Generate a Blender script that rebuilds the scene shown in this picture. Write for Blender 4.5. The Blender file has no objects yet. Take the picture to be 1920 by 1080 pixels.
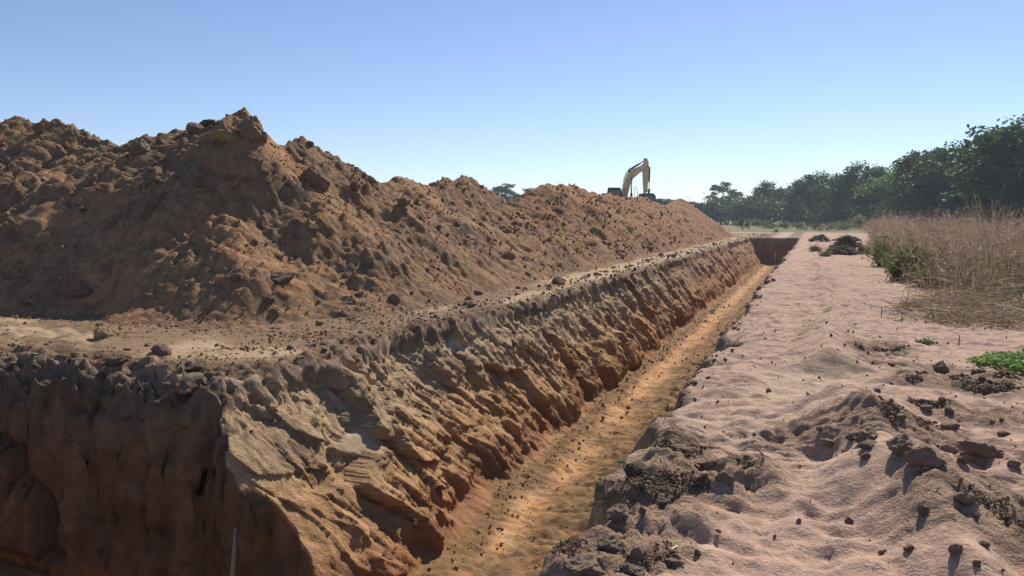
import bpy, math, random
import numpy as np
from mathutils import Vector, Matrix, Euler, bvhtree

random.seed(7)
rng = np.random.default_rng(7)
scene = bpy.context.scene
COL = scene.collection
R = math.radians

# ------------------------------------------------------------------ camera, sky, sun, exposure
F_PX, CX, CY = 1390.0, 960.0, 540.0
CAM_H = 1.6
YAW, PITCH = R(22.15), R(5.35)
cam_d = bpy.data.cameras.new('camera')
cam = bpy.data.objects.new('camera', cam_d)
COL.objects.link(cam)
cam.location = (0, 0, CAM_H)
cam.rotation_euler = (R(90) - PITCH, 0, YAW)
cam_d.sensor_width = 36.0
cam_d.lens = 36.0 * F_PX / 1920.0
cam_d.clip_start = 0.05
cam_d.clip_end = 9000
scene.camera = cam

SUN_EL, SUN_AZ = R(43), R(5)          # azimuth measured from +Y towards +X
world = bpy.data.worlds.new('World')
scene.world = world
world.use_nodes = True
nt = world.node_tree
bg = nt.nodes['Background']
sky = nt.nodes.new('ShaderNodeTexSky')
sky.sky_type = 'NISHITA'
sky.sun_disc = False
sky.sun_elevation = SUN_EL
sky.sun_rotation = SUN_AZ
sky.altitude = 1200
sky.air_density = 1.0
sky.dust_density = 0.2
sky.ozone_density = 3.0
tint = nt.nodes.new('ShaderNodeVectorMath')
tint.operation = 'MULTIPLY'
tint.inputs[1].default_value = (1.03, .985, 1.04)
nt.links.new(sky.outputs['Color'], tint.inputs[0])
nt.links.new(tint.outputs[0], bg.inputs['Color'])
bg.inputs['Strength'].default_value = 0.096
sun_d = bpy.data.lights.new('sun', 'SUN')
sun_d.energy = 4.6
sun_d.angle = R(0.53)
sun_d.color = (1.0, 0.93, 0.83)
sun = bpy.data.objects.new('sun', sun_d)
COL.objects.link(sun)
sdir = Vector((math.sin(SUN_AZ) * math.cos(SUN_EL), math.cos(SUN_AZ) * math.cos(SUN_EL), math.sin(SUN_EL)))
sun.rotation_euler = sdir.to_track_quat('Z', 'Y').to_euler()
sun.location = sdir * 50
vs = scene.view_settings
vs.view_transform = 'Standard'
vs.look = 'None'
vs.exposure = 0.32
vs.gamma = 1.0
vs.use_curve_mapping = False
scene.cycles.max_bounces = 6
scene.cycles.diffuse_bounces = 3
scene.cycles.volume_bounces = 1

# ------------------------------------------------------------------ helpers
CAM_M = Euler((R(90) - PITCH, 0, YAW)).to_matrix()
CAM_P = Vector((0, 0, CAM_H))

def ray(u, v):
    return (CAM_M @ Vector(((u - CX) / F_PX, (CY - v) / F_PX, -1))).normalized()

def on_z(u, v, z=0.0):
    d = ray(u, v)
    t = (z - CAM_H) / d.z
    return CAM_P + d * t

def at_depth(u, v, fwd):
    d = ray(u, v)
    h = Vector((-math.sin(YAW), math.cos(YAW), 0))
    return CAM_P + d * (fwd / d.dot(h))

_perm = np.random.default_rng(3).permutation(256).astype(np.int32)
_perm = np.concatenate([_perm, _perm, _perm])
_ang = np.linspace(0, 2 * np.pi, 64, endpoint=False)
_gx, _gy = np.cos(_ang).astype(np.float32), np.sin(_ang).astype(np.float32)

def pn(x, y, seed=0):
    """2D gradient noise, about -1..1"""
    x = np.asarray(x, np.float32) + seed * 17.31
    y = np.asarray(y, np.float32) + seed * 9.73
    x, y = np.broadcast_arrays(x, y)
    xf, yf = np.floor(x), np.floor(y)
    xi, yi = xf.astype(np.int32) & 255, yf.astype(np.int32) & 255
    dx, dy = x - xf, y - yf
    sx = dx * dx * dx * (dx * (dx * 6 - 15) + 10)
    sy = dy * dy * dy * (dy * (dy * 6 - 15) + 10)
    def g(ix, iy, ax, ay):
        h = _perm[_perm[ix & 255] + (iy & 255)] & 63
        return _gx[h] * ax + _gy[h] * ay
    n00, n10 = g(xi, yi, dx, dy), g(xi + 1, yi, dx - 1, dy)
    n01, n11 = g(xi, yi + 1, dx, dy - 1), g(xi + 1, yi + 1, dx - 1, dy - 1)
    a = n00 + sx * (n10 - n00)
    b = n01 + sx * (n11 - n01)
    return (a + sy * (b - a)) * 1.5

def fbm(x, y, oct=3, seed=0, gain=.5):
    s, a = 0, 1.0
    for i in range(oct):
        s = s + a * pn(x * 2 ** i, y * 2 ** i, seed + i * 5)
        a *= gain
    return s

def billow(x, y, oct=3, seed=0, gain=.5):
    s, a = 0, 1.0
    for i in range(oct):
        s = s + a * (1 - 2 * np.abs(pn(x * 2 ** i, y * 2 ** i, seed + i * 5)))
        a *= gain
    return s * -1          # rounded lumps with creases when negated

def lumps(x, y, oct=3, seed=0, gain=.5):
    s, a = 0, 1.0
    for i in range(oct):
        s = s + a * (2 * np.abs(pn(x * 2 ** i, y * 2 ** i, seed + i * 5)) - .6)
        a *= gain
    return s

def cells(u, v, seed=0):
    """nearest jittered cell: offset from its seed (du, dv), distance, three random numbers per cell"""
    u = np.asarray(u, np.float32); v = np.asarray(v, np.float32)
    ui, vi = np.floor(u).astype(np.int32), np.floor(v).astype(np.int32)
    best = np.full(u.shape, 9.0, np.float32)
    du = np.zeros_like(u); dv = np.zeros_like(u)
    hid = np.zeros(u.shape, np.int32)
    for i in (-1, 0, 1):
        for j in (-1, 0, 1):
            a, b = ui + i, vi + j
            h = _perm[_perm[(a + seed * 7) & 255] + ((b + seed * 13) & 255)]
            h2 = _perm[h + 91]; 
            x = u - (a + .15 + .7 * h / 255.0); y = v - (b + .15 + .7 * h2 / 255.0)
            d = x * x + y * y
            k = d < best
            best = np.where(k, d, best); du = np.where(k, x, du); dv = np.where(k, y, dv); hid = np.where(k, h, hid)
    r1 = _perm[hid + 17] / 255.0; r2_ = _perm[hid + 133] / 255.0; r3 = _perm[hid + 211] / 255.0
    return du, dv, np.sqrt(best), r1, r2_, r3

def facets(u, v, seed=0, ga=1.0, gb=1.0, bias=0.0):
    """broken, tilted plates with abrupt edges"""
    du, dv, d, a, b, c = cells(u, v, seed)
    return (a - .5) + ga * ((b - .5) * 2 + bias) * du + gb * (c - .5) * 2 * dv

def sst(a, b, x):
    t = np.clip((x - a) / (b - a), 0, 1)
    return t * t * (3 - 2 * t)

def smax(a, b, k):
    h = np.clip(.5 + .5 * (a - b) / k, 0, 1)
    return b + (a - b) * h + k * h * (1 - h)

def mix(a, b, t):
    t = np.asarray(t)[..., None]
    return a * (1 - t) + b * t

def tag(o, label=None, cat=None, group=None, kind=None):
    if label: o['label'] = label
    if cat: o['category'] = cat
    if group: o['group'] = group
    if kind: o['kind'] = kind
    return o

def link(name, me, mat=None, parent=None):
    o = bpy.data.objects.new(name, me)
    COL.objects.link(o)
    if mat is not None and len(me.materials) == 0:
        me.materials.append(mat)
    if parent is not None:
        o.parent = parent
    return o

def empty(name, loc, rz=0):
    o = bpy.data.objects.new(name, None)
    COL.objects.link(o)
    o.location = loc
    o.rotation_euler = (0, 0, rz)
    o.empty_display_size = .2
    return o

def np_mesh(name, V, faces, smooth=True):
    """V (n,3); faces (m,k) int array with k = 3 or 4"""
    me = bpy.data.meshes.new(name)
    V = np.ascontiguousarray(V, np.float32)
    faces = np.ascontiguousarray(faces, np.int32)
    m, k = faces.shape
    me.vertices.add(len(V))
    me.vertices.foreach_set('co', V.ravel())
    me.loops.add(m * k)
    me.loops.foreach_set('vertex_index', faces.ravel())
    me.polygons.add(m)
    me.polygons.foreach_set('loop_start', np.arange(0, m * k, k, dtype=np.int32))
    me.update(calc_edges=True)
    me.validate()
    if smooth:
        me.polygons.foreach_set('use_smooth', np.ones(len(me.polygons), bool))
    return me

def set_col(me, name, C):
    a = me.attributes.new(name, 'FLOAT_COLOR', 'POINT')
    c = np.ones((len(C), 4), np.float32)
    c[:, :3] = C
    a.data.foreach_set('color', c.ravel())

def set_f(me, name, v):
    a = me.attributes.new(name, 'FLOAT', 'POINT')
    a.data.foreach_set('value', np.ascontiguousarray(v, np.float32))

# ------------------------------------------------------------------ materials
def new_mat(name):
    m = bpy.data.materials.new(name)
    m.use_nodes = True
    return m, m.node_tree, m.node_tree.nodes['Principled BSDF']

def noise_node(t, vec, scale, detail=3, rough=.55):
    n = t.nodes.new('ShaderNodeTexNoise')
    n.inputs['Scale'].default_value = scale
    n.inputs['Detail'].default_value = detail
    n.inputs['Roughness'].default_value = rough
    t.links.new(vec, n.inputs['Vector'])
    return n

def ramp(t, fac, pts):
    n = t.nodes.new('ShaderNodeMapRange')
    n.inputs['From Min'].default_value, n.inputs['From Max'].default_value = pts[0], pts[1]
    n.inputs['To Min'].default_value, n.inputs['To Max'].default_value = pts[2], pts[3]
    t.links.new(fac, n.inputs['Value'])
    return n.outputs['Result']

def math_n(t, op, a, b):
    n = t.nodes.new('ShaderNodeMath')
    n.operation = op
    for i, x in enumerate((a, b)):
        if isinstance(x, (int, float)): n.inputs[i].default_value = x
        else: t.links.new(x, n.inputs[i])
    return n.outputs[0]

def mul_col(t, colsock, facsock):
    n = t.nodes.new('ShaderNodeVectorMath')
    n.operation = 'SCALE'
    t.links.new(colsock, n.inputs[0])
    t.links.new(facsock, n.inputs['Scale'])
    return n.outputs[0]

def soil_material(name):
    """earth whose base colour is the soil colour stored on the mesh, with grain and relief from noise"""
    m, t, b = new_mat(name)
    geo = t.nodes.new('ShaderNodeNewGeometry')
    at = t.nodes.new('ShaderNodeAttribute'); at.attribute_name = 'soil'
    gr = t.nodes.new('ShaderNodeAttribute'); gr.attribute_name = 'grain'
    n1 = noise_node(t, geo.outputs['Position'], 9, 5, .65)
    n2 = noise_node(t, geo.outputs['Position'], 55, 3, .6)
    n3 = noise_node(t, geo.outputs['Position'], 240, 2, .6)
    v1 = ramp(t, n1.outputs['Fac'], (.3, .7, .78, 1.22))
    v2 = ramp(t, n2.outputs['Fac'], (.3, .7, .86, 1.14))
    v3 = ramp(t, n3.outputs['Fac'], (.3, .7, .88, 1.12))
    v = math_n(t, 'MULTIPLY', math_n(t, 'MULTIPLY', v1, v2), v3)
    t.links.new(mul_col(t, at.outputs['Color'], v), b.inputs['Base Color'])
    b.inputs['Roughness'].default_value = .95
    b.inputs['Specular IOR Level'].default_value = .15
    h = math_n(t, 'ADD', math_n(t, 'MULTIPLY', n1.outputs['Fac'], .05),
               math_n(t, 'ADD', math_n(t, 'MULTIPLY', n2.outputs['Fac'], .018), math_n(t, 'MULTIPLY', n3.outputs['Fac'], .004)))
    bp = t.nodes.new('ShaderNodeBump')
    bp.inputs['Distance'].default_value = 1.0
    t.links.new(gr.outputs['Fac'], bp.inputs['Strength'])
    t.links.new(h, bp.inputs['Height'])
    t.links.new(bp.outputs['Normal'], b.inputs['Normal'])
    return m

def simple_mat(name, col, rough=.9, var=.25, scale=14, bump=.6, metal=0, objvar=.3, spec=.2, dist=.02):
    m, t, b = new_mat(name)
    tc = t.nodes.new('ShaderNodeTexCoord')
    oi = t.nodes.new('ShaderNodeObjectInfo')
    n1 = noise_node(t, tc.outputs['Object'], scale, 5, .65)
    n2 = noise_node(t, tc.outputs['Object'], scale * 5, 3, .6)
    v = math_n(t, 'MULTIPLY', ramp(t, n1.outputs['Fac'], (.3, .7, 1 - var, 1 + var)), ramp(t, n2.outputs['Fac'], (.3, .7, 1 - var * .6, 1 + var * .6)))
    v = math_n(t, 'MULTIPLY', v, ramp(t, oi.outputs['Random'], (0, 1, 1 - objvar, 1 + objvar)))
    rgb = t.nodes.new('ShaderNodeRGB'); rgb.outputs[0].default_value = (*col, 1)
    t.links.new(mul_col(t, rgb.outputs[0], v), b.inputs['Base Color'])
    b.inputs['Roughness'].default_value = rough
    b.inputs['Metallic'].default_value = metal
    b.inputs['Specular IOR Level'].default_value = spec
    if bump:
        bp = t.nodes.new('ShaderNodeBump')
        bp.inputs['Strength'].default_value = bump
        bp.inputs['Distance'].default_value = dist
        t.links.new(math_n(t, 'ADD', n1.outputs['Fac'], math_n(t, 'MULTIPLY', n2.outputs['Fac'], .4)), bp.inputs['Height'])
        t.links.new(bp.outputs['Normal'], b.inputs['Normal'])
    return m

def dust(m, col, lo=.45, hi=.95):
    """pale dust lying on the upward faces of a clod"""
    t = m.node_tree; b = t.nodes['Principled BSDF']
    src = b.inputs['Base Color'].links[0].from_socket
    geo = t.nodes.new('ShaderNodeNewGeometry')
    sp = t.nodes.new('ShaderNodeSeparateXYZ'); t.links.new(geo.outputs['True Normal'], sp.inputs[0])
    n = noise_node(t, geo.outputs['Position'], 30, 4)
    f = math_n(t, 'MULTIPLY', ramp(t, sp.outputs['Z'], (lo, hi, 0, .9)), ramp(t, n.outputs['Fac'], (.35, .6, .2, 1)))
    mx = t.nodes.new('ShaderNodeMix'); mx.data_type = 'RGBA'
    t.links.new(f, mx.inputs[0]); t.links.new(src, mx.inputs[6]); mx.inputs[7].default_value = (*col, 1)
    t.links.new(mx.outputs[2], b.inputs['Base Color'])

def leaf_mat(name, c1, c2, trans=.35, objvar=.25):
    m, t, b = new_mat(name)
    geo = t.nodes.new('ShaderNodeNewGeometry')
    oi = t.nodes.new('ShaderNodeObjectInfo')
    mx = t.nodes.new('ShaderNodeMix'); mx.data_type = 'RGBA'
    mx.inputs[6].default_value = (*c1, 1); mx.inputs[7].default_value = (*c2, 1)
    t.links.new(geo.outputs['Random Per Island'], mx.inputs[0])
    v = ramp(t, oi.outputs['Random'], (0, 1, 1 - objvar, 1 + objvar))
    c = mul_col(t, mx.outputs[2], v)
    t.links.new(c, b.inputs['Base Color'])
    b.inputs['Roughness'].default_value = .6
    b.inputs['Specular IOR Level'].default_value = .25
    tr = t.nodes.new('ShaderNodeBsdfTranslucent')
    t.links.new(c, tr.inputs['Color'])
    ms = t.nodes.new('ShaderNodeMixShader'); ms.inputs[0].default_value = trans
    t.links.new(b.outputs[0], ms.inputs[1]); t.links.new(tr.outputs[0], ms.inputs[2])
    t.links.new(ms.outputs[0], t.nodes['Material Output'].inputs['Surface'])
    return m

M_SOIL = soil_material('soil')
M_CLOD = simple_mat('clod_brown', (.18, .12, .08), var=.3, scale=9, objvar=.28)
M_CLOD_RED = simple_mat('clod_red', (.19, .11, .063), var=.3, scale=9, objvar=.25)
M_CLOD_GREY = simple_mat('clod_grey', (.17, .125, .09), var=.28, scale=9, objvar=.25)
M_CLOD_YEL = simple_mat('clod_yellow', (.27, .19, .09), var=.25, scale=9, objvar=.1)
M_CLOD_DARK = simple_mat('sod_dark', (.11, .085, .058), var=.35, scale=9, objvar=.2)
M_STICK = simple_mat('dry_stick', (.30, .24, .17), var=.2, scale=20, objvar=.2)
M_TWIG = simple_mat('dark_twig', (.11, .075, .05), var=.2, scale=20, objvar=.2)
M_BARK = simple_mat('bark', (.14, .11, .085), var=.25, scale=6, objvar=.2)
M_WHITE = simple_mat('pale_stake', (.62, .58, .5), var=.1, scale=10, objvar=.05)

M_CLOD_SAND = simple_mat('clod_sandy', (.18, .122, .082), var=.3, scale=9, objvar=.2)
dust(M_CLOD_SAND, (.36, .25, .185))
dust(M_CLOD_GREY, (.27, .19, .13))

# ------------------------------------------------------------------ terrain
DEPTH = 2.24
Y_END = 66.0

def rim_left(y):
    return (-5.15 - .32 * (1 - sst(8, 14, y)) + .14 * pn(y * .45, 0 * y, 11) + .07 * pn(y * 1.5, 0 * y, 12)
            + .04 * pn(y * 4.5, 0 * y, 13))

def rim_right(y):
    n = .10 * pn(y * .55, 0 * y, 21) + .09 * pn(y * 1.7, 0 * y, 22) + .05 * pn(y * 5, 0 * y, 23)
    bite = np.maximum(0, pn(y * .9, 0 * y, 24) - .25) * .45
    return -1.17 + n + bite

def rim_cross(x):
    return (6.0 + .13 * pn(x * .8, 0 * x, 31) + .07 * pn(x * 2.6, 0 * x, 32) + .04 * pn(x * 7, 0 * x, 34) - .25 * sst(-8, -11.5, x)
            + sst(-6.0, -5.4, x) * (.16 * pn(x * 2.0, 0 * x + 4, 35) + .09 * pn(x * 5.5, 0 * x + 4, 36)))

# crest height of the bank: along the main trench (by y), and along the cross trench (by x)
CREST_Y = np.array([(10.5, 3.3), (11.3, 3.6), (12.1, 3.75), (12.9, 3.4), (13.6, 3.2), (14.5, 3.5), (15.6, 3.0), (17.4, 2.4), (18.7, 2.8), (20.0, 2.62), (21.4, 2.95), (23, 2.98), (24.6, 2.35), (26.4, 1.6),
                    (27.8, 2.3), (29.3, 2.75), (31, 3.15), (35.4, 3.15), (39.2, 2.8), (41.5, 3.05), (46, 2.9), (51.5, 3.1), (57, 2.5), (62, 2.95), (66.5, 3.4), (69, 3.0), (74, .3), (80, -2)])
CREST_X = np.array([(-44, -1), (-38, 2.6), (-30, 3.5), (-24, 3.8), (-21, 3.7), (-19.2, 3.95), (-18, 4.1), (-16.8, 3.9), (-15.9, 3.45), (-15.1, 3.3), (-14.5, 3.45), (-13.1, 3.6), (-12.2, 3.6), (-11, 3.8), (-10, 2.2), (-8.0, -.3)])
SPURS = [(-8.9, 16.9, 1.5), (-8.5, 22.4, 1.5), (-8.7, 29.5, 1.4), (-8.5, 35.0, 1.6), (-8.6, 41, 1.6), (-8.6, 50, 1.5), (-13.2, 10.2, 1.6), (-9.6, 10.3, 1.75), (-17, 10.0, 1.7), (-15.0, 9.6, 1.2)]

def heap_height(x, y):
    wx = x + .30 * pn(x * .35, y * .35, 41) + .16 * pn(x * 1.1, y * 1.1, 42)
    wy = y + .30 * pn(x * .35, y * .35, 43) + .16 * pn(x * 1.1, y * 1.1, 44)
    Hy = np.interp(wy, CREST_Y[:, 0], CREST_Y[:, 1])
    tl = np.where(wx > -11, (wx + 11) / 4.4, (-11 - wx) / 4.9)
    tm = 1 - np.abs(tl)
    main = Hy * (tm + .10 * tm * (1 - tm)) * sst(8.8, 12.2, wy) - 1.5 * (1 - sst(8.2, 10.2, wy))
    Hx = np.interp(wx, CREST_X[:, 0], CREST_X[:, 1])
    tc = np.where(wy < 12.6, (12.6 - wy) / 4.5, (wy - 12.6) / 4.8)
    tq = 1 - np.abs(tc)
    cross = Hx * (tq + .42 * tq * (1 - tq))
    cross = np.where(tc > 1, (1 - tc) * 3.5, cross)
    main = np.where(np.abs(tl) > 1, (1 - np.abs(tl)) * 3.5, main)
    h = smax(main, cross, .12)
    for cx, cy, ch in SPURS:
        d = np.hypot(wx - cx, wy - cy)
        h = smax(h, ch - .80 * (np.sqrt(d * d + .10) - .2), .2)
    return h

def scoop(x, y):
    """shallow rectangular tray scraped out of the sand ridge, its floor rising gently to a back wall"""
    c = on_z(1530, 712)
    ax = (x - c.x) * .97 + (y - c.y) * .12; ay = (y - c.y) * .97 - (x - c.x) * .25
    return (1 - sst(.42, .62, np.abs(ax))) * sst(-1.5, -.7, ay) * (1 - sst(.45, .95, ay))

def terrain(x, y):
    """returns displaced position arrays, soil colour, grain, region id"""
    eL = x - (rim_left(y))
    eL = eL * (1 - .32 * (1 - sst(8, 14, y)))
    eC = rim_cross(x) - y
    eR = rim_right(y) - x
    w1 = np.interp(eL, [-.3, -.06, 0, .08, .42, .9, 1.0, 1.12, 1.24], [0, -.015, -.05, -.26, -.8, -1.62, -1.85, -2.18, -DEPTH])
    w2 = np.interp(eC, [-.3, 0, .12, .42, .49, .60, .74], [0, -.04, -.10, -.27, -.75, -1.7, -DEPTH])
    left = -smax(-w1, -w2, .16)
    left = np.where(np.maximum(w1, w2) < -.01, np.minimum(left, 0), np.minimum(w1, w2))
    wr = np.interp(eR, [-.40, -.08, 0, .03, .25, .5, .58], [0, -.05, -.11, -.40, -1.2, -2.05, -DEPTH])
    we = np.interp(Y_END + .25 * pn(x * .8, 0 * x, 33) - y, [-.1, 0, .1, .5, .6], [0, -.03, -.4, -2.1, -DEPTH])
    # near side of the cross trench, behind and left of the viewer
    wn = np.interp(y - 1.6, [-.1, 0, .5], [0, -.05, -DEPTH]) + np.where(x > -5.0, -9, 0) 
    base = np.maximum(np.maximum(left, wr), np.maximum(we, wn))
    base = np.maximum(base, -DEPTH)
    near_s = np.interp(-8 - y, [-.6, 0, .1], [-DEPTH, -.05, 0])
    base = np.maximum(base, near_s)

    pit = base < -.06
    floor = base < -2.12
    isL = pit & ~floor & (base < 0) & (np.abs(base - left) < 1e-4) & (w1 <= w2)
    isC = pit & ~floor & (np.abs(base - left) < 1e-4) & ~isL
    isR = pit & ~floor & (np.abs(base - wr) < 1e-4) & ~isL & ~isC
    isE = pit & ~floor & ~isL & ~isC & ~isR
    right = (x > -1.9) & ~pit

    z = base.copy()
    dx = np.zeros_like(x); dy = np.zeros_like(x)
    dep = -base
    # ---------------- left wall: bucket-tooth gouges running down the face
    mw = sst(.06, .3, dep) * (1 - sst(2.0, 2.2, dep)) 
    mL = mw * sst(-.1, .1, eL) * (eL < 1.5) * sst(-.16, .10, w2 - w1) * (1 - .75 * sst(-.10, .15, eC))
    q = y - (.46 + .30 * pn(y * .22, y * 0 + 7, 59)) * dep + .35 * pn(y * .35, dep * .7, 51) + .10 * pn(y * 1.3, dep * 1.6, 52)
    def saw(v, seed):
        k = np.floor(v); f = v - k
        a = .45 + .55 * np.abs(pn(k * 3.7 + .4, k * 0 + .5, seed))*1.6
        up = sst(0, .14, f)
        return a * up * (1 - f)
    g = .07 * saw(q / 1.25 + .6 * pn(y * .2, dep * .4, 53), 54) * sst(.15, .7, dep) + .03 * saw(q / .42 + .5 * pn(y * .8, dep * .6, 55), 56)
    g = g * (.55 + .6 * sst(-.4, .5, pn(y * .25, dep * .5, 58)))
    wq = q + .12 * pn(q * 2.5, dep * 2.5, 64); wd = dep + .12 * pn(q * 2.5 + 9, dep * 2.5, 65)
    near = 1 - .35 * sst(18, 40, y)
    rough = (.22 * facets(wq / 1.15, wd / 1.25, 1, .9, .55, -.25) + .10 * facets(wq / .5, wd / .8, 17, .9, .6, -.2) + .05 * facets(wq / .28 + .3, wd / .42, 2, .9, .5, -.3) + .045 * facets(wq / .10, wd / .15, 3, .8, .6)) * near
    # tooth marks: rounded grooves with sharp ridges between them, long down the face; sheared patches between
    s0 = pn(q * 1.5, dep * .5, 70); sn = pn(q * 4.2, dep * .8, 66); sn2 = pn(q * 9, dep * 1.6, 67); sn3 = pn(q * 19, dep * 4, 68)
    tooth = sst(-.35, .35, pn(y * .7, dep * 1.0, 69))
    strand = -.06 * np.abs(s0) + (-.045 * np.abs(sn) - .05 * np.abs(sn2)) * (.08 + 1.05 * tooth) + .022 * sn3 + .04
    slump = np.maximum(0, pn(q * .55, dep * .9, 76) - .18)
    rough = rough + strand - .22 * slump * sst(.2, .6, dep)
    rough = rough + .025 * fbm(x * 9 + y * 8, dep * 9, 2, 62)
    smooth_spots = np.zeros_like(x)
    for (py, pd, ry, rd, sl) in ((7.8, .35, .13, .30, .9), (8.9, .20, .45, .09, -.25), (7.0, .95, .42, .12, -.5), (10.6, .42, .7, .11, -.22)):
        a_ = (y - py) - sl * (dep - pd)
        smooth_spots = np.maximum(smooth_spots, 1 - sst(.6, 1.0, np.hypot(a_ / ry, (dep - pd) / rd)))
    amp = 1 - .92 * smooth_spots
    dx += mL * (g * amp - .09 + rough * amp)
    dy += mL * .05 * fbm(q * 3, dep * 3, 2, 63) * amp
    # ---------------- cross wall (in its own shade)
    mC = mw * (eC > -.05) * (eC < 1.0) * (x < -4.0) * sst(.0, .30, w1 - w2)
    dy -= mC * (.06 * fbm(x * .9, dep * .9, 3, 71) + .025 * lumps(x * 2.2, dep * 2.2, 3, 72) + .075 * facets(x / .55 + .2 * pn(x * 2, dep * 2, 74), dep / .5, 4, .6, .6) + .04 * facets(x / .17, dep / .15, 5, .7, .7) + .03 * np.abs(pn(x * 4, dep * 1.2, 75)) - .02)
    pts = []
    for (u, v) in ((-60, 800), (0, 838), (24, 852), (34, 885), (52, 903), (78, 928), (90, 970), (117, 1013), (140, 1050), (165, 1090)):
        dd_ = ray(u, v); t_ = 5.45 / dd_.y
        pts.append((-(CAM_H + dd_.z * t_), dd_.x * t_))
    pts = np.array(pts)
    xc = np.interp(dep, pts[:, 0], pts[:, 1]) + .035 * pn(dep * 7, x * 0, 77)
    inn = sst(pts[0, 0] - .05, pts[0, 0] + .1, dep) * (eC > .2)
    dy += mC * inn * (.5 * np.exp(-((x - xc) / .05) ** 2) - .20 * sst(.02, -.1, x - xc) * sst(-2.6, -.3, x - xc))
    rub = (x < -4.6) * sst(-.25, .1, eC) * (1 - sst(.4, .5, eC)) * sst(-.05, .1, w1 - w2)
    z = z + rub * (.10 * facets(x / .3, y / .22, 14, .8, .8) + .05 * facets(x / .11, y / .1, 15, .8, .8))
    dx += mC * .04 * fbm(x * 3, dep * 3, 2, 73)
    # ---------------- right wall and end wall
    mR = mw * (eR > -.1) * (eR < .9)
    dx -= mR * (.10 * fbm(y * .9, dep * 1.2, 3, 81) + .06 * lumps(y * 2.5, dep * 2.5, 3, 82))
    mE = mw * (np.abs(y - Y_END) < 1.2)
    dy -= mE * (.10 * np.abs(((x * 2.2) % 1) - .5) + .06 * fbm(x * 2, dep * .5, 2, 83))
    # ---------------- floor
    fl = sst(2.05, 2.24, dep)
    fx = (x + 3.2) / 1.1
    z += fl * (.035 * fbm(x * 1.6, y * 1.0, 3, 91) + .030 * lumps(x * 7, y * 6, 2, 92) - .02)
    pile = np.clip(1.0 - np.abs(x - (rim_left(y) + 1.32 + .5 * (1 - sst(8, 14, y)))) / .42, 0, 1) * (.10 + .18 * np.maximum(0, pn(y * .6, y * 0, 93)))
    z += fl * pile * (eC < -.2)
    pileR = np.clip(1.0 - np.abs(x + 2.35) / .95, 0, 1) * .16
    z += fl * pileR * (1 + .8 * fbm(x * 3, y * 3, 2, 94))
    # ---------------- heap
    h = heap_height(x, y)
    land = sst(-.02, -.5, eL) * sst(-.05, -.6, eC)
    land = land * (x < 0)
    wx_ = x + .25 * pn(x * 1.3, y * 1.3, 106); wy_ = y + .25 * pn(x * 1.3, y * 1.3, 107)
    hn = (.09 * fbm(x * .55, y * .55, 2, 101) + .06 * lumps(x * 1.0, y * 1.0, 2, 102))
    blk = sst(-.1, .55, pn(x * .45, y * .45, 108))
    hs = ((.03 + .11 * blk) * facets(wx_ / .95, wy_ / .75, 6, .7, .7) + (.055 + .04 * blk) * facets(wx_ / .38, wy_ / .32, 7, .7, .7) + .05 * facets(wx_ / .17, wy_ / .16, 8, .7, .7)
          + .05 * lumps(x * 2.6, y * 2.6, 2, 103, .55) + .025 * lumps(x * 7.5, y * 7.5, 2, 104, .6))
    face = sst(-11, -9.5, x) * sst(12.5, 14, y)
    hs = hs + face * (.07 * np.abs(pn(wy_ * 1.5, wx_ * .25, 109)) + .045 * np.abs(pn(wy_ * 3.6, wx_ * .5, 110)))
    steep = lumps(wy_ * .9, wx_ * .22, 2, 105)      # runs of fine soil down the long face
    fine = sst(.05, .5, steep) * sst(-6.3, -8, x) * (1 - blk)
    hn = hn + hs * (1 - .75 * fine)
    hh = h + hn * sst(-.15, .7, h)
    m_heap = sst(-.08, .12, hh) * land
    hp = np.maximum(hh, 0) * land
    # pad behind the heap where the digger stands
    pad = 1.5 * (1 - sst(5.5, 9.5, np.hypot(x + 17.6, (y - 70.5) * .8)))
    hp = np.maximum(hp, pad * (x < -8))
    # ---------------- bench between heap and trench
    bench = (~pit) & (x < -3)
    bn = .03 * fbm(x * 1.1, y * .7, 3, 111)
    crust = (sst(-.34, -.04, eL) + sst(-.45, -.05, eC)) * (x < -3.4)
    crust = np.minimum(crust, 1) * (dep < .5)
    bn = bn + crust * (.05 * lumps(x * 3.2, y * 3.2, 3, 112) + .07 * facets(x / .22, y / .22, 9, .7, .7) - .02)
    bn = bn + (.05 * facets(x / .45, y / .35, 16, .7, .7) + .04 * lumps(x * 2.4, y * 2.4, 2, 114)) * sst(-8.0, -8.8, x) * sst(7.9, 7.2, y)
    toe = np.exp(-np.maximum(0, -h) / .28) * (x < -3)
    bn = bn + toe * (1 - sst(.05, .4, hh)) * .03 * lumps(x * 6, y * 6, 2, 113)
    z += np.where(x < -3, (bn + hp) * (dep < .5), 0)
    # ---------------- sand on the right
    rs = sst(-1.35, -.9, x) * (dep < .35)
    cx_ = .33 + .22 * pn(y * .28, y * 0, 121) + .08 * pn(y * 1.1, y * 0, 122) - .006 * y + .38 * (1 - sst(3.5, 7.5, y))
    ba = .34 * (1 - .55 * sst(8.5, 14, y)) * (1 - sst(30, 44, y)) * sst(2.3, 4.5, y) * (.70 + .45 * pn(y * .55, y * 0 + 3, 123) + .28 * pn(y * 1.7, y * 0 + 3, 134))
    bd = np.abs(x - cx_)
    berm = np.maximum(0, ba - .55 * np.sqrt(bd * bd + .0006) * np.where(x > cx_, .85, 1))
    sc = scoop(x, y)
    berm = berm * (1 - sc)
    sand = .05 * fbm(x * .45, y * .35, 2, 124) + .022 * fbm(x * 1.5, y * 1.5, 2, 125) + .016 * lumps(x * 2.6, y * 3.4, 2, 135)
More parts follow.
